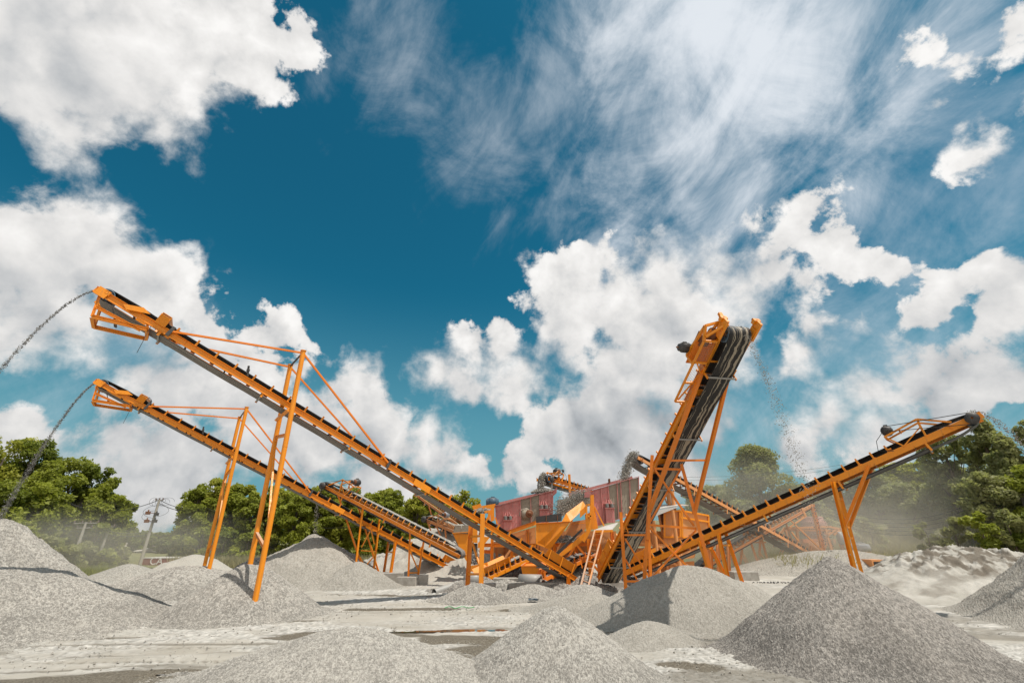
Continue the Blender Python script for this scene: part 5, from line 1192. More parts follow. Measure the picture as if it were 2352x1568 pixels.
# small hopper over the tail drum
sh_ = thing('small_hopper', C5(870, 1300, 35.8), 'small tapered orange hopper hanging over a grey drum under the nearest stacker', 'hopper')
a_ = [C5(785, 1208, 35.4), C5(965, 1205, 35.4), C5(985, 1180, 37), C5(830, 1178, 37)]; b_ = [C5(805, 1306, 35.6), C5(925, 1312, 35.6), C5(935, 1290, 36.6), C5(830, 1288, 36.6)]
p = MB(); p.loft(a_, b_); p.build('funnel', M['orange'], sh_); p = MB(); [p.bar(a_[i], a_[(i + 1) % 4], .07) for i in range(4)]; p.build('rim', M['orange_deep'], sh_)
for x in (975, 1000): p = MB(); p.bar(C5(x, 1250, 36.5), C5(x + 20, 1390, 36.5), .10); p.build('hanger', M['orange_deep'], sh_)
for (lab, x, y, Y, r, hl) in (('grey steel drum at the left end of the short conveyor', 335, 1340, 34.9, .42, .55), ('grey steel drum under the small tapered hopper', 875, 1355, 34.6, .46, .75)):
    dr = thing('tail_drum', C5(x, y, Y), lab, 'drum'); ax_ = Vector((.95, -.3, .0)).normalized(); p = MB(); c = C5(x, y, Y); p.lathe(c - ax_ * hl, ax_, [(0, .05), (0, r), (2 * hl, r), (2 * hl, r * .8), (2 * hl - .1, r * .75), (2 * hl - .1, .05)], 28); p.build('shell', M['steel'], dr)
    p = MB(); p.tube(c + ax_ * (hl - .1), c + ax_ * (hl + .28), .10, 14); p.lathe(c + ax_ * (hl + .1), ax_, [(0, .05), (0, .17), (.12, .17), (.12, .05)], 16); p.build('bearing', M['rust'], dr)
    gpost(dr, c + ax_ * (hl + .2) + Vector((0, 0, -.1)), .14, 'orange')
for lab, x, y, Y, sx, sy, sz, rot in (('long concrete footing wall under the small hopper', 930, 1480, 33.2, 3.6, .6, .42, .05), ('concrete plinth at the foot of the tall orange post', 480, 1440, 32.0, .9, .7, .5, 0), ('concrete footing wall behind the small grey drum', 700, 1430, 35.6, 2.6, .8, .5, -.05), ('concrete footing behind the ladder', 1560, 1490, 33.5, 2.6, .8, .45, .1), ('low concrete block half buried in front of the tall post', 470, 1520, 29.8, .9, .6, .45, .2)):
    block(lab, C5(x, y, Y), sx, sy, sz, rot)
# rubbish on the ground
m = MB(); c = PZ(1225, 1378, .1)
for k in range(14): a = rnd.random() * 6.28; m.plate([c + Vector((rnd.uniform(-.3, .3), rnd.uniform(-.15, .15), rnd.uniform(0, .12))) for _ in range(4)], .01)
put(m.build('rubbish', M['blue_motor']), 'small scrap of blue and black rubbish on the stones below the small hopper', 'rubbish')
m = MB(); c = PZ(1055, 1397, .03); pts = [c + Vector((-.7 + .1 * i, .18 * math.sin(i * .9), .03 + .04 * abs(math.sin(i * .6)))) for i in range(15)]; m.path(pts, .018, 5); put(m.build('plastic_strap', M['plastic_green']), 'loose green plastic strap lying on the pale yard floor', 'strap')
m = MB(); c = Vector((-6.6, 30.6, 0)) 
c = Q('c4', 1265, 1462, 31.5); m.tube(c, c + Vector((1.3, 1.2, .35)), .25, 12, caps=False); m.tube(c + Vector((.3, .6, 0)), c + Vector((1.6, 1.5, .3)), .2, 12, caps=False); put(m.build('old_belt_scrap', M['steel']), 'rolled scrap of grey belt lying left of the coarse stone heap', 'belt scrap')

# ---------------------------------------------------------------- behind the trestle: bin, roof, crusher
bn = thing('rock_bin', R1(1150, 950, 42), 'large dusty orange steel bin with framed panels behind the lattice trestle', 'bin')
p = MB(); p.plate([R1(950, 700, 41.5), R1(1120, 688, 41.5), R1(1125, 930, 41.5), R1(950, 935, 41.5)], .05); p.build('side_panel', M['orange_dusty'], bn)
p = MB(); p.plate([R1(1125, 688, 41.5), R1(1372, 735, 43.5), R1(1378, 840, 43.5), R1(1290, 958, 43.0), R1(1128, 932, 41.5)], .05); p.build('side_panel', M['orange_dusty'], bn)
p = MB()
for a, b in (((945, 698, 41.4), (1122, 686, 41.4)), ((1122, 686, 41.4), (1374, 733, 43.4)), ((1124, 690, 41.35), (1128, 935, 41.35)), ((1374, 735, 43.4), (1380, 842, 43.4)), ((950, 934, 41.4), (1128, 934, 41.4)), ((1128, 934, 41.4), (1290, 960, 42.9)), ((1105, 700, 41.35), (1110, 932, 41.35)), ((1108, 750, 41.3), (1370, 790, 43.3)), ((960, 720, 41.35), (960, 930, 41.35))): p.bar(R1(*a), R1(*b), .14)
p.build('panel_frame', M['orange'], bn)
p = MB(); p.plate([R1(950, 936, 41.6), R1(1128, 936, 41.6), R1(1290, 960, 43), R1(1240, 1130, 43), R1(1140, 1140, 42), R1(960, 1130, 41.6)], .05); p.build('lower_panel', M['orange_dusty'], bn)
p = MB(); p.plate([R1(680, 870, 42.6), R1(950, 880, 42.6), R1(950, 1010, 42.6), R1(680, 1000, 42.6)], .05); p.plate([R1(650, 1040, 43), R1(940, 1030, 43), R1(940, 1190, 43), R1(700, 1200, 43)], .05); p.build('lower_panel', M['orange_dusty'], bn)
for a, b, Y in (((650, 975), (970, 1035), 41.0), ((700, 1000), (960, 1010), 41.2), ((830, 700), (865, 1120), 41.3), ((905, 720), (960, 1000), 41.9)): brace(bn, R1(*a, Y), R1(*b, Y), .14, 'orange_dusty', 'beam')
for x, y, Y in ((1035, 680, 40.6), (855, 780, 40.8), (1350, 980, 42.5), (640, 1060, 39.5), (670, 1080, 40.5), (1120, 1130, 41.8), (980, 1130, 42)): 
    q_ = R1(x, y, Y); m = MB(); m.tube(Vector((q_.x, q_.y, zg1(q_.x, q_.y) - .3)), q_, .15, 12) if x in (1035, 855) else m.ibeam(Vector((q_.x, q_.y, zg1(q_.x, q_.y) - .3)), q_, .24, .24, up=(1, 0, 0)); m.build('post', M['orange_dusty'], bn)
rf = thing('sheet_roof', R1(1000, 690, 41), 'pale sheet metal roof panel above the dusty orange bin', 'sheet roof')
p = MB(); p.plate([R1(795, 690, 40.6), R1(1085, 640, 40.6), R1(1095, 618, 43.5), R1(850, 640, 43.5)], .06); p.build('sheet', M['white_roof'], rf); p = MB(); p.plate([R1(800, 700, 40.5), R1(1080, 645, 40.5), R1(1085, 655, 40.5), R1(820, 760, 40.5)], .04); p.build('fascia', M['white_roof'], rf)
p = MB(); p.plate([R1(1085, 640, 40.6), R1(1190, 638, 42.5), R1(1095, 618, 43.5)], .05); p.build('sheet', M['rust_roof'], rf)
for a, b in (((900, 600), (965, 560)), ((905, 555), (940, 575)), ((880, 570), (900, 620)), ((960, 560), (985, 620))): brace(rf, R1(*a, 43), R1(*b, 43), .10, 'orange_dusty')
gpost(rf, R1(1010, 640, 42.6), .2, 'orange_dusty')
gpost(rf, R1(930, 690, 42.2), .25, 'rust')
# cone crusher on its stand
def C3(x, y, Y): return Q('r3', x, y, Y)
cr_ = thing('cone_crusher', C3(1350, 1000, 54), 'dusty red cone crusher on an orange stand in the dust at the right', 'cone crusher')
c = C3(1352, 760, 54); k_ = (C3(1487, 760, 54) - C3(1219, 760, 54)).x / 2; zz = lambda y: C3(1352, y, 54).z - c.z
p = MB(); p.lathe(c, (0, 0, 1), [(zz(745), k_), (zz(710), k_ * 1.0), (zz(690), k_ * .93), (zz(680), k_ * .83), (zz(650), k_ * .83), (zz(640), k_ * .78), (zz(645), .1)], 32); p.build('bowl', M['crusher_red'], cr_)
p = MB(); p.lathe(c, (0, 0, 1), [(zz(775), .1), (zz(775), k_ * 1.02), (zz(755), k_ * 1.06), (zz(745), k_ * 1.02)], 32); p.build('adjustment_ring', M['crusher_red'], cr_)
p = MB(); p.lathe(c, (0, 0, 1), [(zz(900), k_ * .75), (zz(850), k_ * .8), (zz(790), k_ * .9), (zz(775), k_ * .9)], 32); [p.bar(c + Vector((math.cos(g2) * k_ * .95, math.sin(g2) * k_ * .95, zz(775))), c + Vector((math.cos(g2) * k_ * .92, math.sin(g2) * k_ * .92, zz(880))), .10) for g2 in [i * .35 for i in range(18)]]; p.build('lower_frame', M['crusher_red'], cr_)
p = MB(); a_ = C3(1180, 925, 53); b_ = C3(1530, 925, 53); p.ibeam(a_, b_, .3, .4); p.ibeam(a_ + Vector((0, 3, 0)), b_ + Vector((0, 3, 0)), .3, .4); p.build('stand_beam', M['orange_dusty'], cr_)
p = MB(); p.plate([C3(1235, 945, 53), C3(1470, 945, 53), C3(1420, 1060, 53), C3(1260, 1060, 53)], 1.5, (0, 1, 0)); p.build('outlet', M['orange_dusty'], cr_)
for x, Y in ((1190, 53), (1530, 53), (1240, 56), (1580, 56)): gpost(cr_, C3(x, 900, Y), .25, 'orange_dusty')
wk = thing('crusher_walkway', C3(1340, 800, 52), 'dusty orange walkway frame around the cone crusher', 'walkway')
for a, b, Y in (((1005, 775), (1520, 755), 51), ((1520, 755), (1670, 785), 51), ((1010, 795), (1680, 800), 51.2), ((1005, 770), (1120, 1180), 51), ((960, 840), (1000, 770), 51), ((1145, 790), (1160, 930), 51), ((1480, 780), (1570, 1080), 51), ((1660, 790), (1580, 850), 51), ((1500, 860), (1600, 790), 51), ((1560, 1085), (1950, 1090), 50), ((1930, 1095), (1975, 1240), 50), ((1160, 640), (1240, 635), 51), ((1560, 1110), (1560, 1240), 50)): brace(wk, C3(*a, Y), C3(*b, Y), .20, 'orange_dusty', 'beam')
em = thing('electric_motor', C3(1900, 1060, 50), 'pale grey ribbed electric motor on the crusher stand', 'electric motor')
motor(C3(1900, 1008, 50), (1, -.25, 0), .45, 1.6, em, 'grey_motor', 'casing', 'grey_motor'); p = MB(); p.abox(C3(1900, 1068, 50), 1.5, 1.0, .25); p.build('base', M['orange_dusty'], em)
fw = thing('drive_sheave', C3(1660, 900, 51), 'grey drive sheave at the side of the cone crusher', 'pulley'); p = MB(); p.lathe(C3(1640, 890, 51), (1, -.3, 0), [(0, .1), (0, .62), (.3, .62), (.3, .45), (.2, .1)], 28); p.build('rim', M['grey_motor'], fw); gpost(fw, C3(1655, 900, 51.4), .3, 'orange_dusty')
for lab, l0, l1, dx in (('left dusty access ladder behind the rising conveyor', (665, 1400), (450, 1020), 30), ('right dusty access ladder leaning the other way behind the rising conveyor', (820, 1390), (960, 1030), 30)):
    ld = thing('access_ladder', C3(*l0, 50), lab, 'ladder')
    for d_ in (0, dx): p = MB(); p.bar(C3(l0[0] + d_, l0[1], 50), C3(l1[0] + d_, l1[1], 50), .10, .08); p.build('rail', M['orange_dusty'], ld)
    for i in range(12): f = (i + .5) / 12; p = MB(); p.bar(C3(l0[0], l0[1], 50).lerp(C3(*l1, 50), f), C3(l0[0] + dx, l0[1], 50).lerp(C3(l1[0] + dx, l1[1], 50), f), .08, .05); p.build('rung', M['orange_dusty'], ld)
m = MB(); c = C3(1855, 460, 72); d_ = (C3(2040, 450, 72) - c); m.lathe(c - d_ * 1.0, d_, [(0, .1), (.1, .7), (.35, 1.0), (d_.length * 2 - .35, 1.0), (d_.length * 2 - .1, .7), (d_.length * 2, .1)], 26)
tk = thing('storage_tank', c, 'faded red cylindrical storage tank on the green slope', 'tank'); m.build('shell', M['crusher_red'], tk)
for k in (-.6, .6): p = MB(); q_ = c + d_ * k; p.box(Vector((q_.x, q_.y, q_.z - 1.1)), Vector((.25, 0, 0)), Vector((0, .9, 0)), Vector((0, 0, .6))); p.build('saddle', M['concrete'], tk)
bx = thing('machine_housing', Q('r4', 430, 1345, 44), 'small dusty orange machine housing with a black plate as its shaded opening above the sand bank', 'housing')
a_ = Q('r4', 362, 1345, 44); b_ = Q('r4', 460, 1308, 44); p = MB(); p.box((a_ + b_) / 2 + Vector((0, .8, 0)), Vector(((b_ - a_).x / 2, 0, 0)), Vector((0, .8, 0)), Vector((0, 0, (b_ - a_).z / 2 + .1))); p.build('body', M['orange_dusty'], bx)
p = MB(); p.box((a_ + b_) / 2 + Vector((0, -.02, 0)), Vector(((b_ - a_).x / 2 * .78, 0, 0)), Vector((0, .02, 0)), Vector((0, 0, (b_ - a_).z / 2 * .7))); p.build('opening', M['rubber'], bx)  # black plate on the front stands for the shade inside an opening
rubble('pile of belt scraps on the ground behind the long heap', C3(880, 1450, 38), 1.9, .6, .12, 160, .14, 9, 'rubber_board', 'belt scrap', 'belt_scraps')
block('pale concrete footing behind the long heap', C3(520, 1340, 40), 1.9, 1.0, .6)

G2 = 'spilled stones under the plant'
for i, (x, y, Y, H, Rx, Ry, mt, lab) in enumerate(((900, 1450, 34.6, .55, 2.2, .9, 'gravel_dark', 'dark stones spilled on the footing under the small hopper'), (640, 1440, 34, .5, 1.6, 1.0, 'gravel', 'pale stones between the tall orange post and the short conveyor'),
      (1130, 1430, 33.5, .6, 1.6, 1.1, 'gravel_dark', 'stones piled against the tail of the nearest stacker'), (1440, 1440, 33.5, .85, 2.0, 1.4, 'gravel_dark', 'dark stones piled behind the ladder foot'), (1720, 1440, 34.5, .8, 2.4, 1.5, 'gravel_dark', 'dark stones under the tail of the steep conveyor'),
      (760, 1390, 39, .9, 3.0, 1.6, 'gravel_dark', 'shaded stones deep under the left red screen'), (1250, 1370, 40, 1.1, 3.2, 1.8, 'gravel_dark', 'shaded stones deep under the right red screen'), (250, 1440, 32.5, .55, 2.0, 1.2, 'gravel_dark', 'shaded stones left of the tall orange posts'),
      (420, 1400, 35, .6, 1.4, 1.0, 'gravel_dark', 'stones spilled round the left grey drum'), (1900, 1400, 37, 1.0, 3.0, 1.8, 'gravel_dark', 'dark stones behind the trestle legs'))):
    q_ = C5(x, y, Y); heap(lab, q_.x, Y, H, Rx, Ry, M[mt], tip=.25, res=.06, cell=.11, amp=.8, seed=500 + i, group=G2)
for (x0, y0, x1, y1, Y, mt) in ((1400, 1000, 1400, 1240, 44, 'orange_dusty'), (1460, 980, 1475, 1240, 42.5, 'orange_dusty'), (1560, 1010, 1570, 1240, 45, 'orange_dusty'), (700, 1240, 720, 1400, 39.5, 'orange_deep'), (655, 1060, 680, 1400, 38.0, 'rust'), (760, 1200, 765, 1400, 41, 'orange_dusty'), (860, 1190, 880, 1300, 42, 'orange_dusty')):
    post(bn, Q('r1', x0, y0, Y), Q('r1', x1, y1 + 60, Y), .24, mt)
for a, b, Y in (((640, 1010), (900, 1010), 42), ((860, 1210), (1180, 1200), 42.3), ((1150, 1000), (1390, 960), 43), ((760, 1040), (930, 1210), 41.4), ((1000, 1150), (1140, 1240), 42), ((1290, 960), (1460, 1100), 43.5)): brace(bn, R1(*a, Y), R1(*b, Y), .18, 'orange_dusty', 'beam')
p = MB(); p.plate([R1(690, 1205, 43.6), R1(1240, 1160, 43.6), R1(1240, 1260, 43.6), R1(690, 1330, 43.6)], .06); p.build('lower_panel', M['orange_dusty'], bn)
# ---------------------------------------------------------------- trees
def crown_cards(rg, clumps, n, size, flat=.0, droop=0.0):
    """n leaf cards spread over the shells of the clumps [(centre, radii)]"""
    w = np.array([c[1][0] * c[1][2] for c in clumps]); w = w / w.sum(); pick = rg.choice(len(clumps), n, p=w)
    C = np.array([c[0] for c in clumps])[pick]; R_ = np.array([c[1] for c in clumps])[pick]
    dv = rg.randn(n, 3); dv /= np.linalg.norm(dv, axis=1)[:, None]; rad = (.45 + .62 * rg.rand(n) ** .55)[:, None]
    ctr = C + dv * R_ * rad + rg.randn(n, 3) * size * .35
    nrm = dv * .7 + rg.randn(n, 3) * .8 + np.array([0, 0, .55]); nrm /= np.linalg.norm(nrm, axis=1)[:, None]
    a = np.cross(nrm, rg.randn(n, 3)); a /= np.linalg.norm(a, axis=1)[:, None]; b = np.cross(nrm, a)
    s = (size * (.55 + .9 * rg.rand(n)))[:, None]; a = a * s; b = b * s * (.38 + .3 * rg.rand(n))[:, None]
    V = np.stack([ctr - a, ctr - b + nrm * s * .12, ctr + a, ctr + b + nrm * s * .12], 1).reshape(-1, 3)
    Fq = np.arange(n * 4).reshape(n, 4)
    cl = np.array([rg.rand() for _ in clumps])[pick]
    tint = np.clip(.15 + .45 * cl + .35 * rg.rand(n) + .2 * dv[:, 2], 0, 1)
    return V, Fq, np.repeat(tint, 4)
def make_tree(label, x, y, h, r, seed, lm='leaf_mid', n=5200, size=.26, low=.18, shape='round', group=None, lean=0.0, name='leafy_tree', cat='tree', z=None, nclump=26, trunk=.028):
    rg = np.random.RandomState(seed); z0 = zg1(x, y) if z is None else z; root = thing(name, (x, y, z0), label, cat, group)
    base = np.array([x, y, z0]); cl = []
    for i in range(nclump):
        f = low + (1 - low) * (i + .5) / nclump
        if shape == 'round': wr = math.sin(math.pi * min(1, .18 + .82 * (f - low) / (1 - low)) ** .8)
        elif shape == 'cone': wr = (1 - (f - low) / (1 - low)) ** .65 * .9 + .08
        elif shape == 'hedge': wr = .88 * (1 - max(0, (f - .72) / .28) ** 2 * .75)
        else: wr = .35 + .65 * math.sin(math.pi * min(1, (f - low) / (1 - low) * .62 + .2))
        g_ = rg.rand() * 6.28; d_ = r * wr * (.25 + .75 * rg.rand() ** .5)
        cs = r * (.20 + .20 * rg.rand()) * (.65 + .5 * wr)
        cl.append((base + np.array([math.cos(g_) * d_ + lean * f * h, math.sin(g_) * d_, h * min(f, 1 - cs / h * .6)]), (cs, cs, cs * (.62 + .25 * rg.rand()))))
    V, Fq, tint = crown_cards(rg, cl, n, size)
    o = np_mesh('crown', V, Fq, M[lm], smooth=False, attrs=dict(tint=tint), loc=(x, y, z0)); o.parent = root; o.location = (0, 0, 0)
    m = MB(); q0 = Vector((x, y, z0 - .3)); r0 = h * trunk; top = Vector((x + lean * h * .8, y, z0 + h * .82)); k = 7; prev = q0; pr = r0
    for i in range(1, k + 1):
        f = i / k; nx_ = q0.lerp(top, f) + Vector((rg.uniform(-.1, .1), rg.uniform(-.1, .1), 0)) * h * .05; nr = r0 * (1 - .8 * f); m.tube(prev, nx_, pr, 8, nr, False); prev, pr = nx_, nr
    for c_, s_ in cl[::2]:
        c_ = Vector(tuple(float(v) for v in c_)); f = max(.12, min(.75, (c_.z - z0) / h - .16)); st_ = q0.lerp(top, f); m.tube(st_, c_, r0 * .35 * (1.1 - f), 5, r0 * .08, False)
    m.build('trunk', M['bark'], root); return root
def TP(x, y, Y):      # ground spot under a picture column
    p = P(x, y, Y); return p.x, Y
ORD = ['first', 'second', 'third', 'fourth', 'fifth', 'sixth', 'seventh', 'eighth', 'ninth', 'tenth', 'eleventh', 'twelfth', 'thirteenth', 'fourteenth', 'fifteenth', 'sixteenth', 'seventeenth', 'eighteenth']
def top_tree(label, px, ptop, Y, rpx, seed, **k):
    """a tree whose top is seen at (px, ptop) and whose crown is rpx wide each way"""
    p = P(px, ptop, Y); x = p.x; z = zg1(x, Y); u = (P(px + rpx, ptop, Y) - p).x; return make_tree(label, x, Y, p.z - z, u, seed, **k)
# cluster at the left edge
GL = 'trees at the left edge'
LT = [(-40, 1010, 56, 62, 'leaf_light', 7000, 'outermost yellowish tree cut off by the left edge'), (30, 1003, 58, 60, 'leaf_light', 8000, 'tall yellow green tree at the left edge behind the falling stones'),
      (95, 1012, 60, 46, 'leaf_dark', 7000, 'tall dark green tree, highest crown of the left cluster'), (120, 1060, 55, 62, 'leaf_mid', 7500, 'bushy mid green tree in front of the tall dark one at the left'),
      (185, 1055, 61, 50, 'leaf_mid', 7000, 'rounded green tree in the middle of the left cluster'), (228, 1070, 63, 36, 'leaf_dark', 4500, 'slim dark tree with a loose top in the left cluster'),
      (262, 1100, 57, 44, 'leaf_mid', 7500, 'broad green tree overhanging the two leaning utility poles'), (285, 1150, 60, 30, 'leaf_mid', 4500, 'small green tree at the right end of the left cluster'),
      (60, 1110, 52, 60, 'leaf_mid', 7000, 'low bushy tree below the falling stones at the left'), (200, 1135, 66, 50, 'leaf_dark', 5000, 'dark tree in the shade behind the left cluster'), (-10, 1120, 50, 60, 'leaf_dark', 6000, 'dark low tree at the very left behind the tall cone')]
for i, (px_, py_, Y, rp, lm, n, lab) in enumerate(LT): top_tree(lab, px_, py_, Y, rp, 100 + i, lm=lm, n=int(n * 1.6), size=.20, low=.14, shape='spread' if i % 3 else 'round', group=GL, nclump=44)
# row of the middle wood
GM = 'trees of the wood behind the conveyors'
xs_ = [462, 502, 545, 590, 640, 690, 742, 795, 850, 905, 962, 1015, 1065]
tp_ = [1122, 1100, 1112, 1130, 1122, 1128, 1118, 1124, 1134, 1128, 1136, 1142, 1160]
for i, (px_, py_) in enumerate(zip(xs_, tp_)):
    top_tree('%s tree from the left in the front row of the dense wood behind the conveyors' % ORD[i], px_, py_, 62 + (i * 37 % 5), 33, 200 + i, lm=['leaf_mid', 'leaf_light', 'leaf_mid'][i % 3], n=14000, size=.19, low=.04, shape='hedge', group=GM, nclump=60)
for i, px_ in enumerate([480, 560, 640, 725, 815, 900, 985, 1060]):
    top_tree('%s tree from the left in the back row of the wood, only its top showing' % ORD[i], px_, 1112 + (i * 53 % 17), 72, 44, 240 + i, lm='leaf_light' if i % 2 else 'leaf_mid', n=6500, size=.21, low=.1, shape='hedge', group='back row trees of the wood', nclump=26)
for i, (px_, py_, rp) in enumerate([(452, 1180, 26), (440, 1222, 20), (470, 1215, 26), (522, 1215, 30), (575, 1225, 30), (1000, 1220, 26), (950, 1250, 20)]):
    top_tree('%s low bush from the left at the foot of the wood' % ORD[i], px_, py_, 58, rp, 260 + i, lm='leaf_dark' if i % 2 else 'leaf_mid', n=2600, size=.22, low=.02, shape='hedge', group='bushes at the foot of the wood', nclump=14, name='bush', cat='bush')
# far flat topped trees between
for i, (px_, py_, rp, Y) in enumerate([(258, 1240, 22, 100), (296, 1215, 22, 95), (318, 1222, 24, 96), (345, 1238, 22, 98), (372, 1224, 24, 95), (396, 1236, 24, 92), (424, 1230, 24, 96), (450, 1236, 24, 94), (280, 1232, 22, 110), (335, 1232, 24, 112), (385, 1234, 24, 112), (410, 1238, 24, 110)]):
    top_tree('%s distant flat topped tree from the left beyond the utility pole' % ORD[i], px_, py_, Y, rp, 280 + i, lm='leaf_dark', n=2400, size=.34, low=.12, shape='spread', group='distant flat topped trees', nclump=14, name='flat_topped_tree')
# shrubs on the left slope
for i, (px_, py_, rp, Y, lm) in enumerate([(70, 1215, 30, 46, 'leaf_mid'), (108, 1228, 28, 47, 'leaf_dusty'), (140, 1238, 26, 49, 'leaf_mid'), (165, 1252, 22, 48, 'leaf_dusty'), (205, 1245, 24, 53, 'leaf_dusty'), (250, 1262, 20, 55, 'leaf_mid'), (285, 1258, 16, 60, 'leaf_dusty'), (30, 1190, 34, 48, 'leaf_mid'), (262, 1250, 14, 64, 'straw')]):
    top_tree('%s dusty shrub from the left on the bank below the left cluster' % ORD[i], px_, py_, Y, rp, 300 + i, lm=lm, n=2600, size=.18, low=.02, shape='hedge', group='shrubs on the left bank', nclump=14, name='shrub', cat='shrub')
# right side
top_tree('tall pyramid shaped tree standing alone behind the lattice trestle', 1726, 1026, 64, 84, 401, lm='leaf_dusty', n=26000, size=.19, low=.10, shape='cone', nclump=52, name='pyramid_tree')
RT = [(2235, 955, 50, 68, 'leaf_dusty', 9500, 'highest dark tree at the right behind the head of the rising conveyor', 'round'), (2150, 985, 54, 42, 'leaf_dusty', 5000, 'airy tree left of the highest one at the right', 'spread'), (2290, 1000, 47, 56, 'leaf_dusty', 7500, 'bushy dusty tree below the head of the rising conveyor', 'round'),
      (2350, 965, 46, 30, 'leaf_dusty', 3500, 'tree branch cluster cut off by the right edge', 'spread'), (2345, 1070, 44, 50, 'leaf_mid', 6500, 'dark leafy tree at the right edge in front of the utility pole', 'hedge'), (2250, 1085, 46, 56, 'leaf_dusty', 6500, 'dusty shrubby tree on the slope below the highest tree', 'hedge'),
      (2180, 1060, 55, 52, 'leaf_dusty', 6500, 'rounded tree on the slope at the right', 'round'), (2100, 1062, 64, 42, 'leaf_light', 5500, 'light green tree on the ridge right of the V shaped legs', 'hedge'), (2045, 1068, 66, 40, 'leaf_light', 5500, 'light green tree on the ridge above the storage tank', 'hedge'), (1990, 1078, 66, 40, 'leaf_dusty', 5000, 'green ridge tree behind the V shaped legs', 'hedge'),
      (1935, 1095, 68, 40, 'leaf_dusty', 5000, 'green ridge tree left of the V shaped legs', 'hedge'), (1880, 1108, 70, 38, 'leaf_dusty', 4500, 'green ridge tree right of the falling stones', 'hedge'), (1830, 1112, 72, 36, 'leaf_dusty', 4200, 'green ridge tree beside the pyramid shaped tree', 'hedge'), (1640, 1115, 74, 40, 'leaf_dusty', 4200, 'pale dusty tree behind the lattice trestle', 'hedge'),
      (1590, 1128, 74, 36, 'leaf_dusty', 3500, 'hazy small tree seen through the trestle', 'hedge'), (2140, 1110, 58, 46, 'leaf_dusty', 5000, 'dusty bush tree above the tall dry grass', 'hedge'), (2060, 1110, 60, 40, 'leaf_dusty', 4500, 'dusty tree right of the storage tank', 'hedge'), (1780, 1130, 66, 40, 'leaf_dusty', 4200, 'dusty tree behind the cone crusher', 'hedge'), (1850, 1140, 64, 40, 'leaf_dusty', 4200, 'dusty low tree right of the cone crusher', 'hedge'), (1700, 1150, 62, 40, 'leaf_dusty', 3800, 'dusty low tree under the descending conveyor', 'hedge')]
for i, (px_, py_, Y, rp, lm, n, lab, sh) in enumerate(RT): top_tree(lab, px_, py_, Y, rp, 420 + i, lm=lm, n=int(n * 1.6), size=.19, low=.06 if sh == 'hedge' else .15, shape=sh, group='trees on the right slope', nclump=42)
for i, (px_, py_, rp, Y, lm) in enumerate([(1950, 1170, 24, 56, 'leaf_dusty'), (1990, 1190, 24, 54, 'leaf_dusty'), (2180, 1190, 30, 46, 'leaf_dusty'), (2240, 1180, 34, 43, 'leaf_mid'), (2300, 1170, 34, 42, 'leaf_dusty'), (2350, 1180, 34, 41, 'leaf_dark'), (1740, 1225, 22, 58, 'leaf_dusty'), (1800, 1230, 22, 60, 'leaf_dusty'), (2120, 1200, 24, 48, 'leaf_dusty'), (1690, 1235, 20, 58, 'leaf_mid')]):
    top_tree('%s dusty shrub from the left of those low on the right slope' % ORD[i], px_, py_, Y, rp, 460 + i, lm=lm, n=2600, size=.19, low=.02, shape='hedge', group='shrubs low on the right slope', nclump=14, name='shrub', cat='shrub')
def grass_patch(label, region, n, h, mt, seed, name='tall_grass'):
    rg = np.random.RandomState(seed); x0, x1, y0, y1 = region; nt = n // 26; tx = rg.uniform(x0, x1, nt); ty = rg.uniform(y0, y1, nt)
    if y1 > 0:
        m_ = fbm(tx * .25, ty * .25, seed, 3) > .40; tx, ty = tx[m_], ty[m_]
    k = np.repeat(np.arange(len(tx)), 26); th = (.5 + .8 * rg.rand(len(tx)))[k]; N = len(k)
    x = tx[k] + rg.randn(N) * .16 * th; y = ty[k] + rg.randn(N) * .16 * th; z = zg(x, y); hh = h * th * (.6 + .6 * rg.rand(N))
    g_ = rg.rand(N) * 6.28; ln = hh * (.15 + .5 * rg.rand(N)); dx, dy = np.cos(g_), np.sin(g_); w = .012 + .014 * rg.rand(N)
    A = np.stack([x - dy * w, y + dx * w, z - .05], -1); B = np.stack([x + dy * w, y - dx * w, z - .05], -1)
    C_ = np.stack([x + dx * ln * .56 + dy * w * .7, y + dy * ln * .56 - dx * w * .7, z + hh * .65], -1); D_ = np.stack([x + dx * ln, y + dy * ln, z + hh], -1)
    V = np.stack([A, B, C_, D_], 1).reshape(-1, 3); Fq = np.arange(N * 4).reshape(N, 4)
    o = np_mesh(name, V, Fq, M[mt], smooth=False, attrs=dict(tint=np.repeat(rg.rand(N), 4)), loc=(float(x.mean()), float(y.mean()), 0)); return put(o, label, 'grass', kind='stuff')
grass_patch('tall dry reed grass on the dusty right slope', (24, 48, 45, 58), 60000, 1.3, 'straw', 61)
grass_patch('green tall grass on the right slope', (16, 60, 48, 70), 60000, .45, 'grass', 62)
grass_patch('dry grass along the foot of the wood', (-35, -14, 52, 57), 22000, 1.0, 'straw', 63)
grass_patch('green weeds behind the rising conveyors', (10, 30, 50, 64), 26000, .35, 'grass', 64)
grass_patch('grass and weeds on the left bank', (-66, -36, 44, 51), 30000, .5, 'grass', 65)
grass_patch('dry grass on the left bank', (-58, -40, 46, 50), 12000, .55, 'straw', 66)
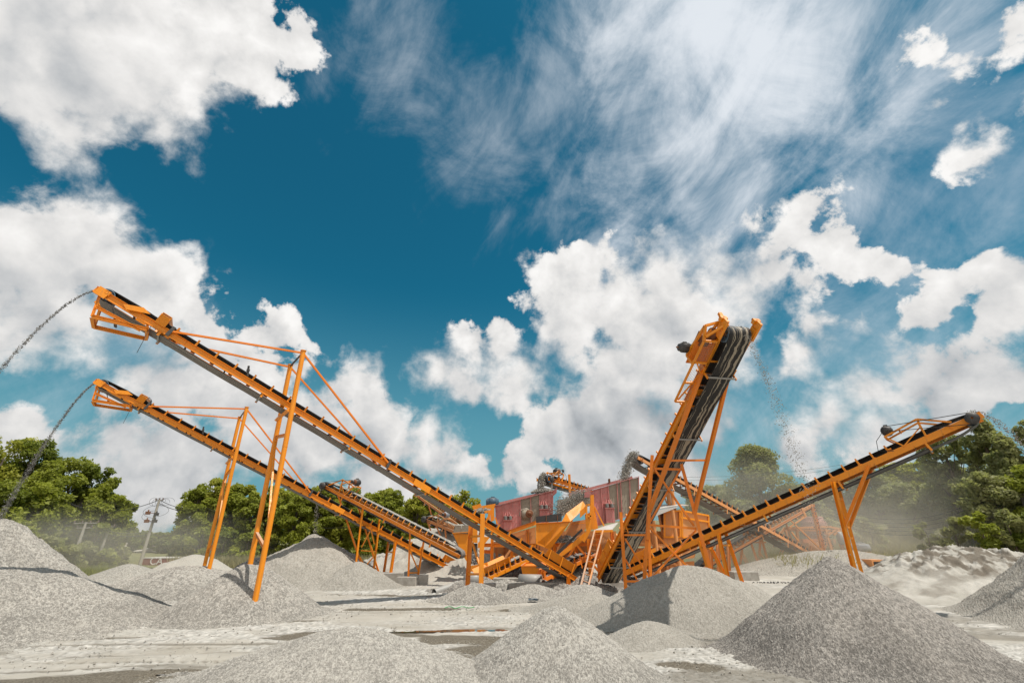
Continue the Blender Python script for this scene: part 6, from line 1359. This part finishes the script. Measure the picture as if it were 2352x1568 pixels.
# ---------------------------------------------------------------- utility poles, wires, shed, container
def C2(x, y, Y): return Q('c2', x, y, Y)
def upole(label, b, tp, r=.16, arms=(), mt='pole'):
    b = Vector(b); tp = Vector(tp); root = thing('utility_pole', (b.x, b.y, zg1(b.x, b.y)), label, 'utility pole', 'utility poles'); d_ = (tp - b).normalized(); g = zg1(b.x, b.y)
    b2 = b + d_ * ((g - .3 - b.z) / d_.z); m = MB(); m.tube(b2, tp, r, 12, r * .62); m.build('shaft', M[mt], root)
    for f, w_, nins in arms:
        c = b.lerp(tp, f); m = MB(); m.bar(c - Vector((w_, 0, 0)), c + Vector((w_, 0, .05)), .10, .10); a = m.build('cross_arm', M[mt], root)
        for k in range(nins): q = MB(); e = c + Vector((-w_ + 2 * w_ * k / max(1, nins - 1), 0, .05)); q.lathe(e, (0, 0, 1), [(0, .05), (.08, .09), (.12, .05), (.18, .08), (.24, .03)], 10); s = q.build('insulator', M['porcelain'], root); s.parent = a
    return root, b2, tp
Yp = 58
r1_, b1_, t1p = upole('tall leaning concrete pole crowned with coils of black cable and fuse boxes', C2(1325, 1280, Yp), C2(1500, 700, Yp), .19, ((.985, .42, 3),))
ctr = b1_.lerp(t1p, .70)
for f, sx in ((.80, -.75), (.68, -.6), (.68, .35), (.78, .3)):
    c = b1_.lerp(t1p, f) + Vector((sx, -.2, 0)); m = MB(); m.abox(c, .42, .3, .34); m.lathe(c + Vector((0, 0, .17)), (0, 0, 1), [(0, .06), (.1, .09), (.2, .04)], 8); m.bar(c, b1_.lerp(t1p, f), .07); m.build('fuse_box', M['rust'] if sx < 0 else M['dark_steel'], r1_)
m = MB()
for k in range(5):
    c = b1_.lerp(t1p, .985) + Vector((-.7 + k * .45, 0, -.1 - .1 * (k % 2))); m.path([c + Vector((math.cos(a_ * .5) * (.45 + .08 * k), 0, math.sin(a_ * .5) * .45)) for a_ in range(11)], .014, 5)
for sx, a0_, a1_ in ((-1, .92, .72), (-1, .84, .66), (1, .93, .74)):
    u_, v_ = b1_.lerp(t1p, a0_), b1_.lerp(t1p, a1_); m.path([u_.lerp(v_, i / 12) + Vector((sx * 1.5 * math.sin(math.pi * i / 12) ** .6, 0, 0)) for i in range(13)], .016, 5)
m.build('cable_coil', M['wire'], r1_)
r2_, b2_, t2p = upole('leftmost leaning concrete pole with a long cross arm', C2(662, 1325, 54), C2(812, 910, 54), .20, ((.97, 1.3, 4), (.86, .8, 2)))
m = MB(); m.tube(b2_ + Vector((-.3, 0, 0)), b2_.lerp(t2p, .72), .10, 8); m.build('brace_pole', M['pole'], r2_)
r3_, b3_, t3p = upole('leaning concrete pole under the overhanging tree', C2(892, 1330, 56), C2(1035, 945, 56), .18, ((.97, .5, 2),))
r4_, b4_, t4p = upole('short distant pole beside the rust streaked shed roof', C2(1160, 1210, 88), C2(1212, 1045, 88), .16, ((.98, .9, 2),))
r5_, b5_, t5p = upole('small distant pole, left of the pair over the red container', C2(1450, 1245, 92), C2(1480, 1135, 92), .14, ((.97, .8, 2),))
r6_, b6_, t6p = upole('small distant pole, right of the pair over the red container', C2(1535, 1245, 94), C2(1568, 1145, 94), .14, ((.97, .6, 2),))
r7_, b7_, t7p = upole('leaning white concrete pole with a steel box at the right edge', Q('r4', 1500, 840, 45), Q('r4', 1440, 650, 45), .26, ())
m = MB(); m.tube(Q('r4', 1475, 840, 45.6), Q('r4', 1420, 690, 45.6), .22, 10); m.build('second_shaft', M['pole'], r7_); c = Q('r4', 1465, 778, 44.7); m = MB(); m.abox(c, 1.7, .5, .16); m.abox(c + Vector((.15, 0, .25)), .7, .4, .4); m.build('lamp_bracket', M['steel'], r7_)
def wires(label, a, b, sag, n=1, dz=.25, r=.022, name='power_line'):
    m = MB(); a = Vector(a); b = Vector(b)
    for k in range(n): m.path([a.lerp(b, i / 24) - Vector((0, 0, sag * 4 * (i / 24) * (1 - i / 24) + dz * k)) for i in range(25)], r, 4)
    put(m.build(name, M['wire']), label, 'power line', 'power lines')
wires('thick cables running right from the tall coiled pole into the wood', t1p, P(470, 1165, 64), .5, 2, .35, .035)
wires('cable sagging left from the tall coiled pole into the trees', t1p, P(150, 1150, 56), 1.2, 1, r=.04)
wires('lower cables between the leftmost and the tall coiled pole', t2p, b1_.lerp(t1p, .53), .6, 2, .3, .03)
wires('thin wires running left from the leftmost pole', t2p, P(-40, 1130, 50), .8, 3, .45, .02)
wires('cable running right from halfway up the tall coiled pole', b1_.lerp(t1p, .52), P(480, 1225, 70), .9, 1, r=.03)
wires('long wires crossing in front of the wood', P(470, 1165, 61), P(1010, 1172, 61), 2.2, 2, 2.6, .018)
wires('wires across the sky behind the lattice trestle', P(1560, 1095, 60), P(1960, 1062, 60), .5, 2, .4, .02)
wires('wires across the sky toward the high right trees', P(1960, 1090, 58), P(2180, 1040, 52), .4, 2, .3, .02)
wires('bundle of wires crossing the dusty right slope', P(1900, 1165, 50), t7p, 2.4, 5, .35, .02)
sh = thing('open_shed', C2(1050, 1190, 84), 'open shed with a rust streaked sheet roof beyond the left poles', 'shed')
a_, b_, c_, d_ = C2(868, 1122, 84), C2(1222, 1158, 84), C2(1150, 1122, 92), C2(900, 1108, 92)
m = MB(); m.plate([a_, b_, c_, d_], .15); m.build('roof', M['rust_roof'], sh)
m = MB(); m.bar(C2(940, 1165, 84), C2(1215, 1178, 84), .14); m.bar(C2(960, 1190, 83.5), C2(1070, 1150, 83.5), .35); m.build('truss', M['steel'], sh)
for x in (940, 1020, 1090, 1195): q_ = C2(x, 1150, 84.2); m = MB(); m.bar(q_, Vector((q_.x - .6, q_.y, zg1(q_.x, q_.y))), .16); m.build('post', M['steel'], sh)
m = MB(); m.plate([C2(1010, 1135, 83.8), C2(1060, 1140, 83.8), C2(1060, 1160, 83.8), C2(1010, 1150, 83.8)], .1); m.build('roof_patch', M['rust'], sh)
ct_ = thing('shipping_container', C2(1460, 1300, 53), 'rusty red shipping container with faded white letters behind the mounds', 'container')
a_ = C2(1335, 1315, 53); b_ = C2(1590, 1315, 53); hgt = C2(1335, 1250, 53).z - a_.z; cx_ = (a_ + b_) / 2; hl_ = (b_ - a_).x / 2
m = MB(); m.box(cx_ + Vector((0, 1.2, hgt / 2)), Vector((hl_, 0, 0)), Vector((0, 1.2, 0)), Vector((0, 0, hgt / 2)))
for k in range(28): m.box(cx_ + Vector((-hl_ + hl_ * 2 * (k + .5) / 28, -.03, hgt / 2)), Vector((hl_ / 70, 0, 0)), Vector((0, .03, 0)), Vector((0, 0, hgt * .45)))
m.build('body', M['container'], ct_); m = MB(); m.box(cx_ + Vector((0, 1.2, hgt + .03)), Vector((hl_ + .05, 0, 0)), Vector((0, 1.28, 0)), Vector((0, 0, .04))); m.build('roof', M['white_roof'], ct_)
m = MB(); m.box(cx_ + Vector((-hl_ * .25, -.07, hgt / 2)), Vector((.05, 0, 0)), Vector((0, .03, 0)), Vector((0, 0, hgt * .48))); m.build('corner_post', M['container'], ct_)
tx = bpy.data.curves.new('lettering', 'FONT'); tx.body = 'CA'; tx.size = 1.0; tx.extrude = .01; t_o = bpy.data.objects.new('lettering_curve', tx); COL.objects.link(t_o); bpy.context.view_layer.update(); tm = bpy.data.meshes.new_from_object(t_o.evaluated_get(bpy.context.evaluated_depsgraph_get())); bpy.data.objects.remove(t_o); to = bpy.data.objects.new('lettering', tm); COL.objects.link(to); tm.materials.clear(); tm.materials.append(M['letter'])
to.parent = ct_; to.rotation_euler = (math.radians(90), 0, 0); lp = C2(1408, 1308, 53); to.location = (lp.x - C2(1460, 1300, 53).x, -.12, lp.z - C2(1460, 1300, 53).z)
for i, (x, y) in enumerate(((1505, 1215), (1605, 1215))):
    m = MB(); c = C2(x, y, 96); m.box(c, (3.2, 0, 0), (0, 2, 0), (0, 0, .6)); m.plate([c + Vector((-3.6, -2.4, .6)), c + Vector((3.6, -2.4, .6)), c + Vector((3.2, 2.4, 1.4)), c + Vector((-3.2, 2.4, 1.4))], .1)
    hs = thing('low_building', c, ['left far low building with a pale roof between the distant poles', 'right far low building with a pale roof behind the sandy mound'][i], 'building'); m.build('walls', M['white_roof'], hs)

# ---------------------------------------------------------------- dust in the air
S.cycles.volume_bounces = 3; S.cycles.transparent_max_bounces = 12; S.cycles.volume_step_rate = 2.0
def dust(label, c, R_, dens, seed, col=(.92, .86, .76)):
    m = bpy.data.materials.new('dust'); m.use_nodes = True; nt = m.node_tree; nt.nodes.clear(); t = NT(nt)
    out = t.new('ShaderNodeOutputMaterial'); v = t.new('ShaderNodeVolumePrincipled'); v.inputs['Color'].default_value = (*col, 1); v.inputs['Anisotropy'].default_value = .25
    oc = t.new('ShaderNodeTexCoord').outputs['Object']; ln = t.vmath('LENGTH', oc); n = t.noise(t.vmath('ADD', oc, (seed, 0, 0)), 1.8, 3, .6)
    f = t.math('MULTIPLY', t.ramp(ln, .25, 1.0, 1, 0), t.ramp(n, .32, .68, .15, 1)); t.set(v.inputs['Density'], t.math('MULTIPLY', f, dens)); t.l.new(v.outputs[0], out.inputs['Volume'])
    b = MB(); pr = [(-math.cos(math.pi * i / 12), math.sin(math.pi * i / 12)) for i in range(13)]; b.lathe((0, 0, 0), (0, 0, 1), pr, 24)
    me = bpy.data.meshes.new('dust_cloud'); me.from_pydata(b.v, [], b.f); me.materials.append(m); o = bpy.data.objects.new('dust_cloud', me); COL.objects.link(o); o.location = c; o.scale = R_
    return put(o, label, 'dust cloud', kind='stuff')
dust('thin brown dust drifting over the right slope and the cone crusher', (30, 50, 4.5), (27, 9, 9), .075, 3)
dust('pale dust rising where the cone crusher drops its stones', (20.0, 47.5, 1.6), (5.5, 2.5, 3.5), .30, 5)
dust('thin dust drifting low in front of the left trees', (-36, 45, 2.2), (17, 6, 4.5), .08, 7)
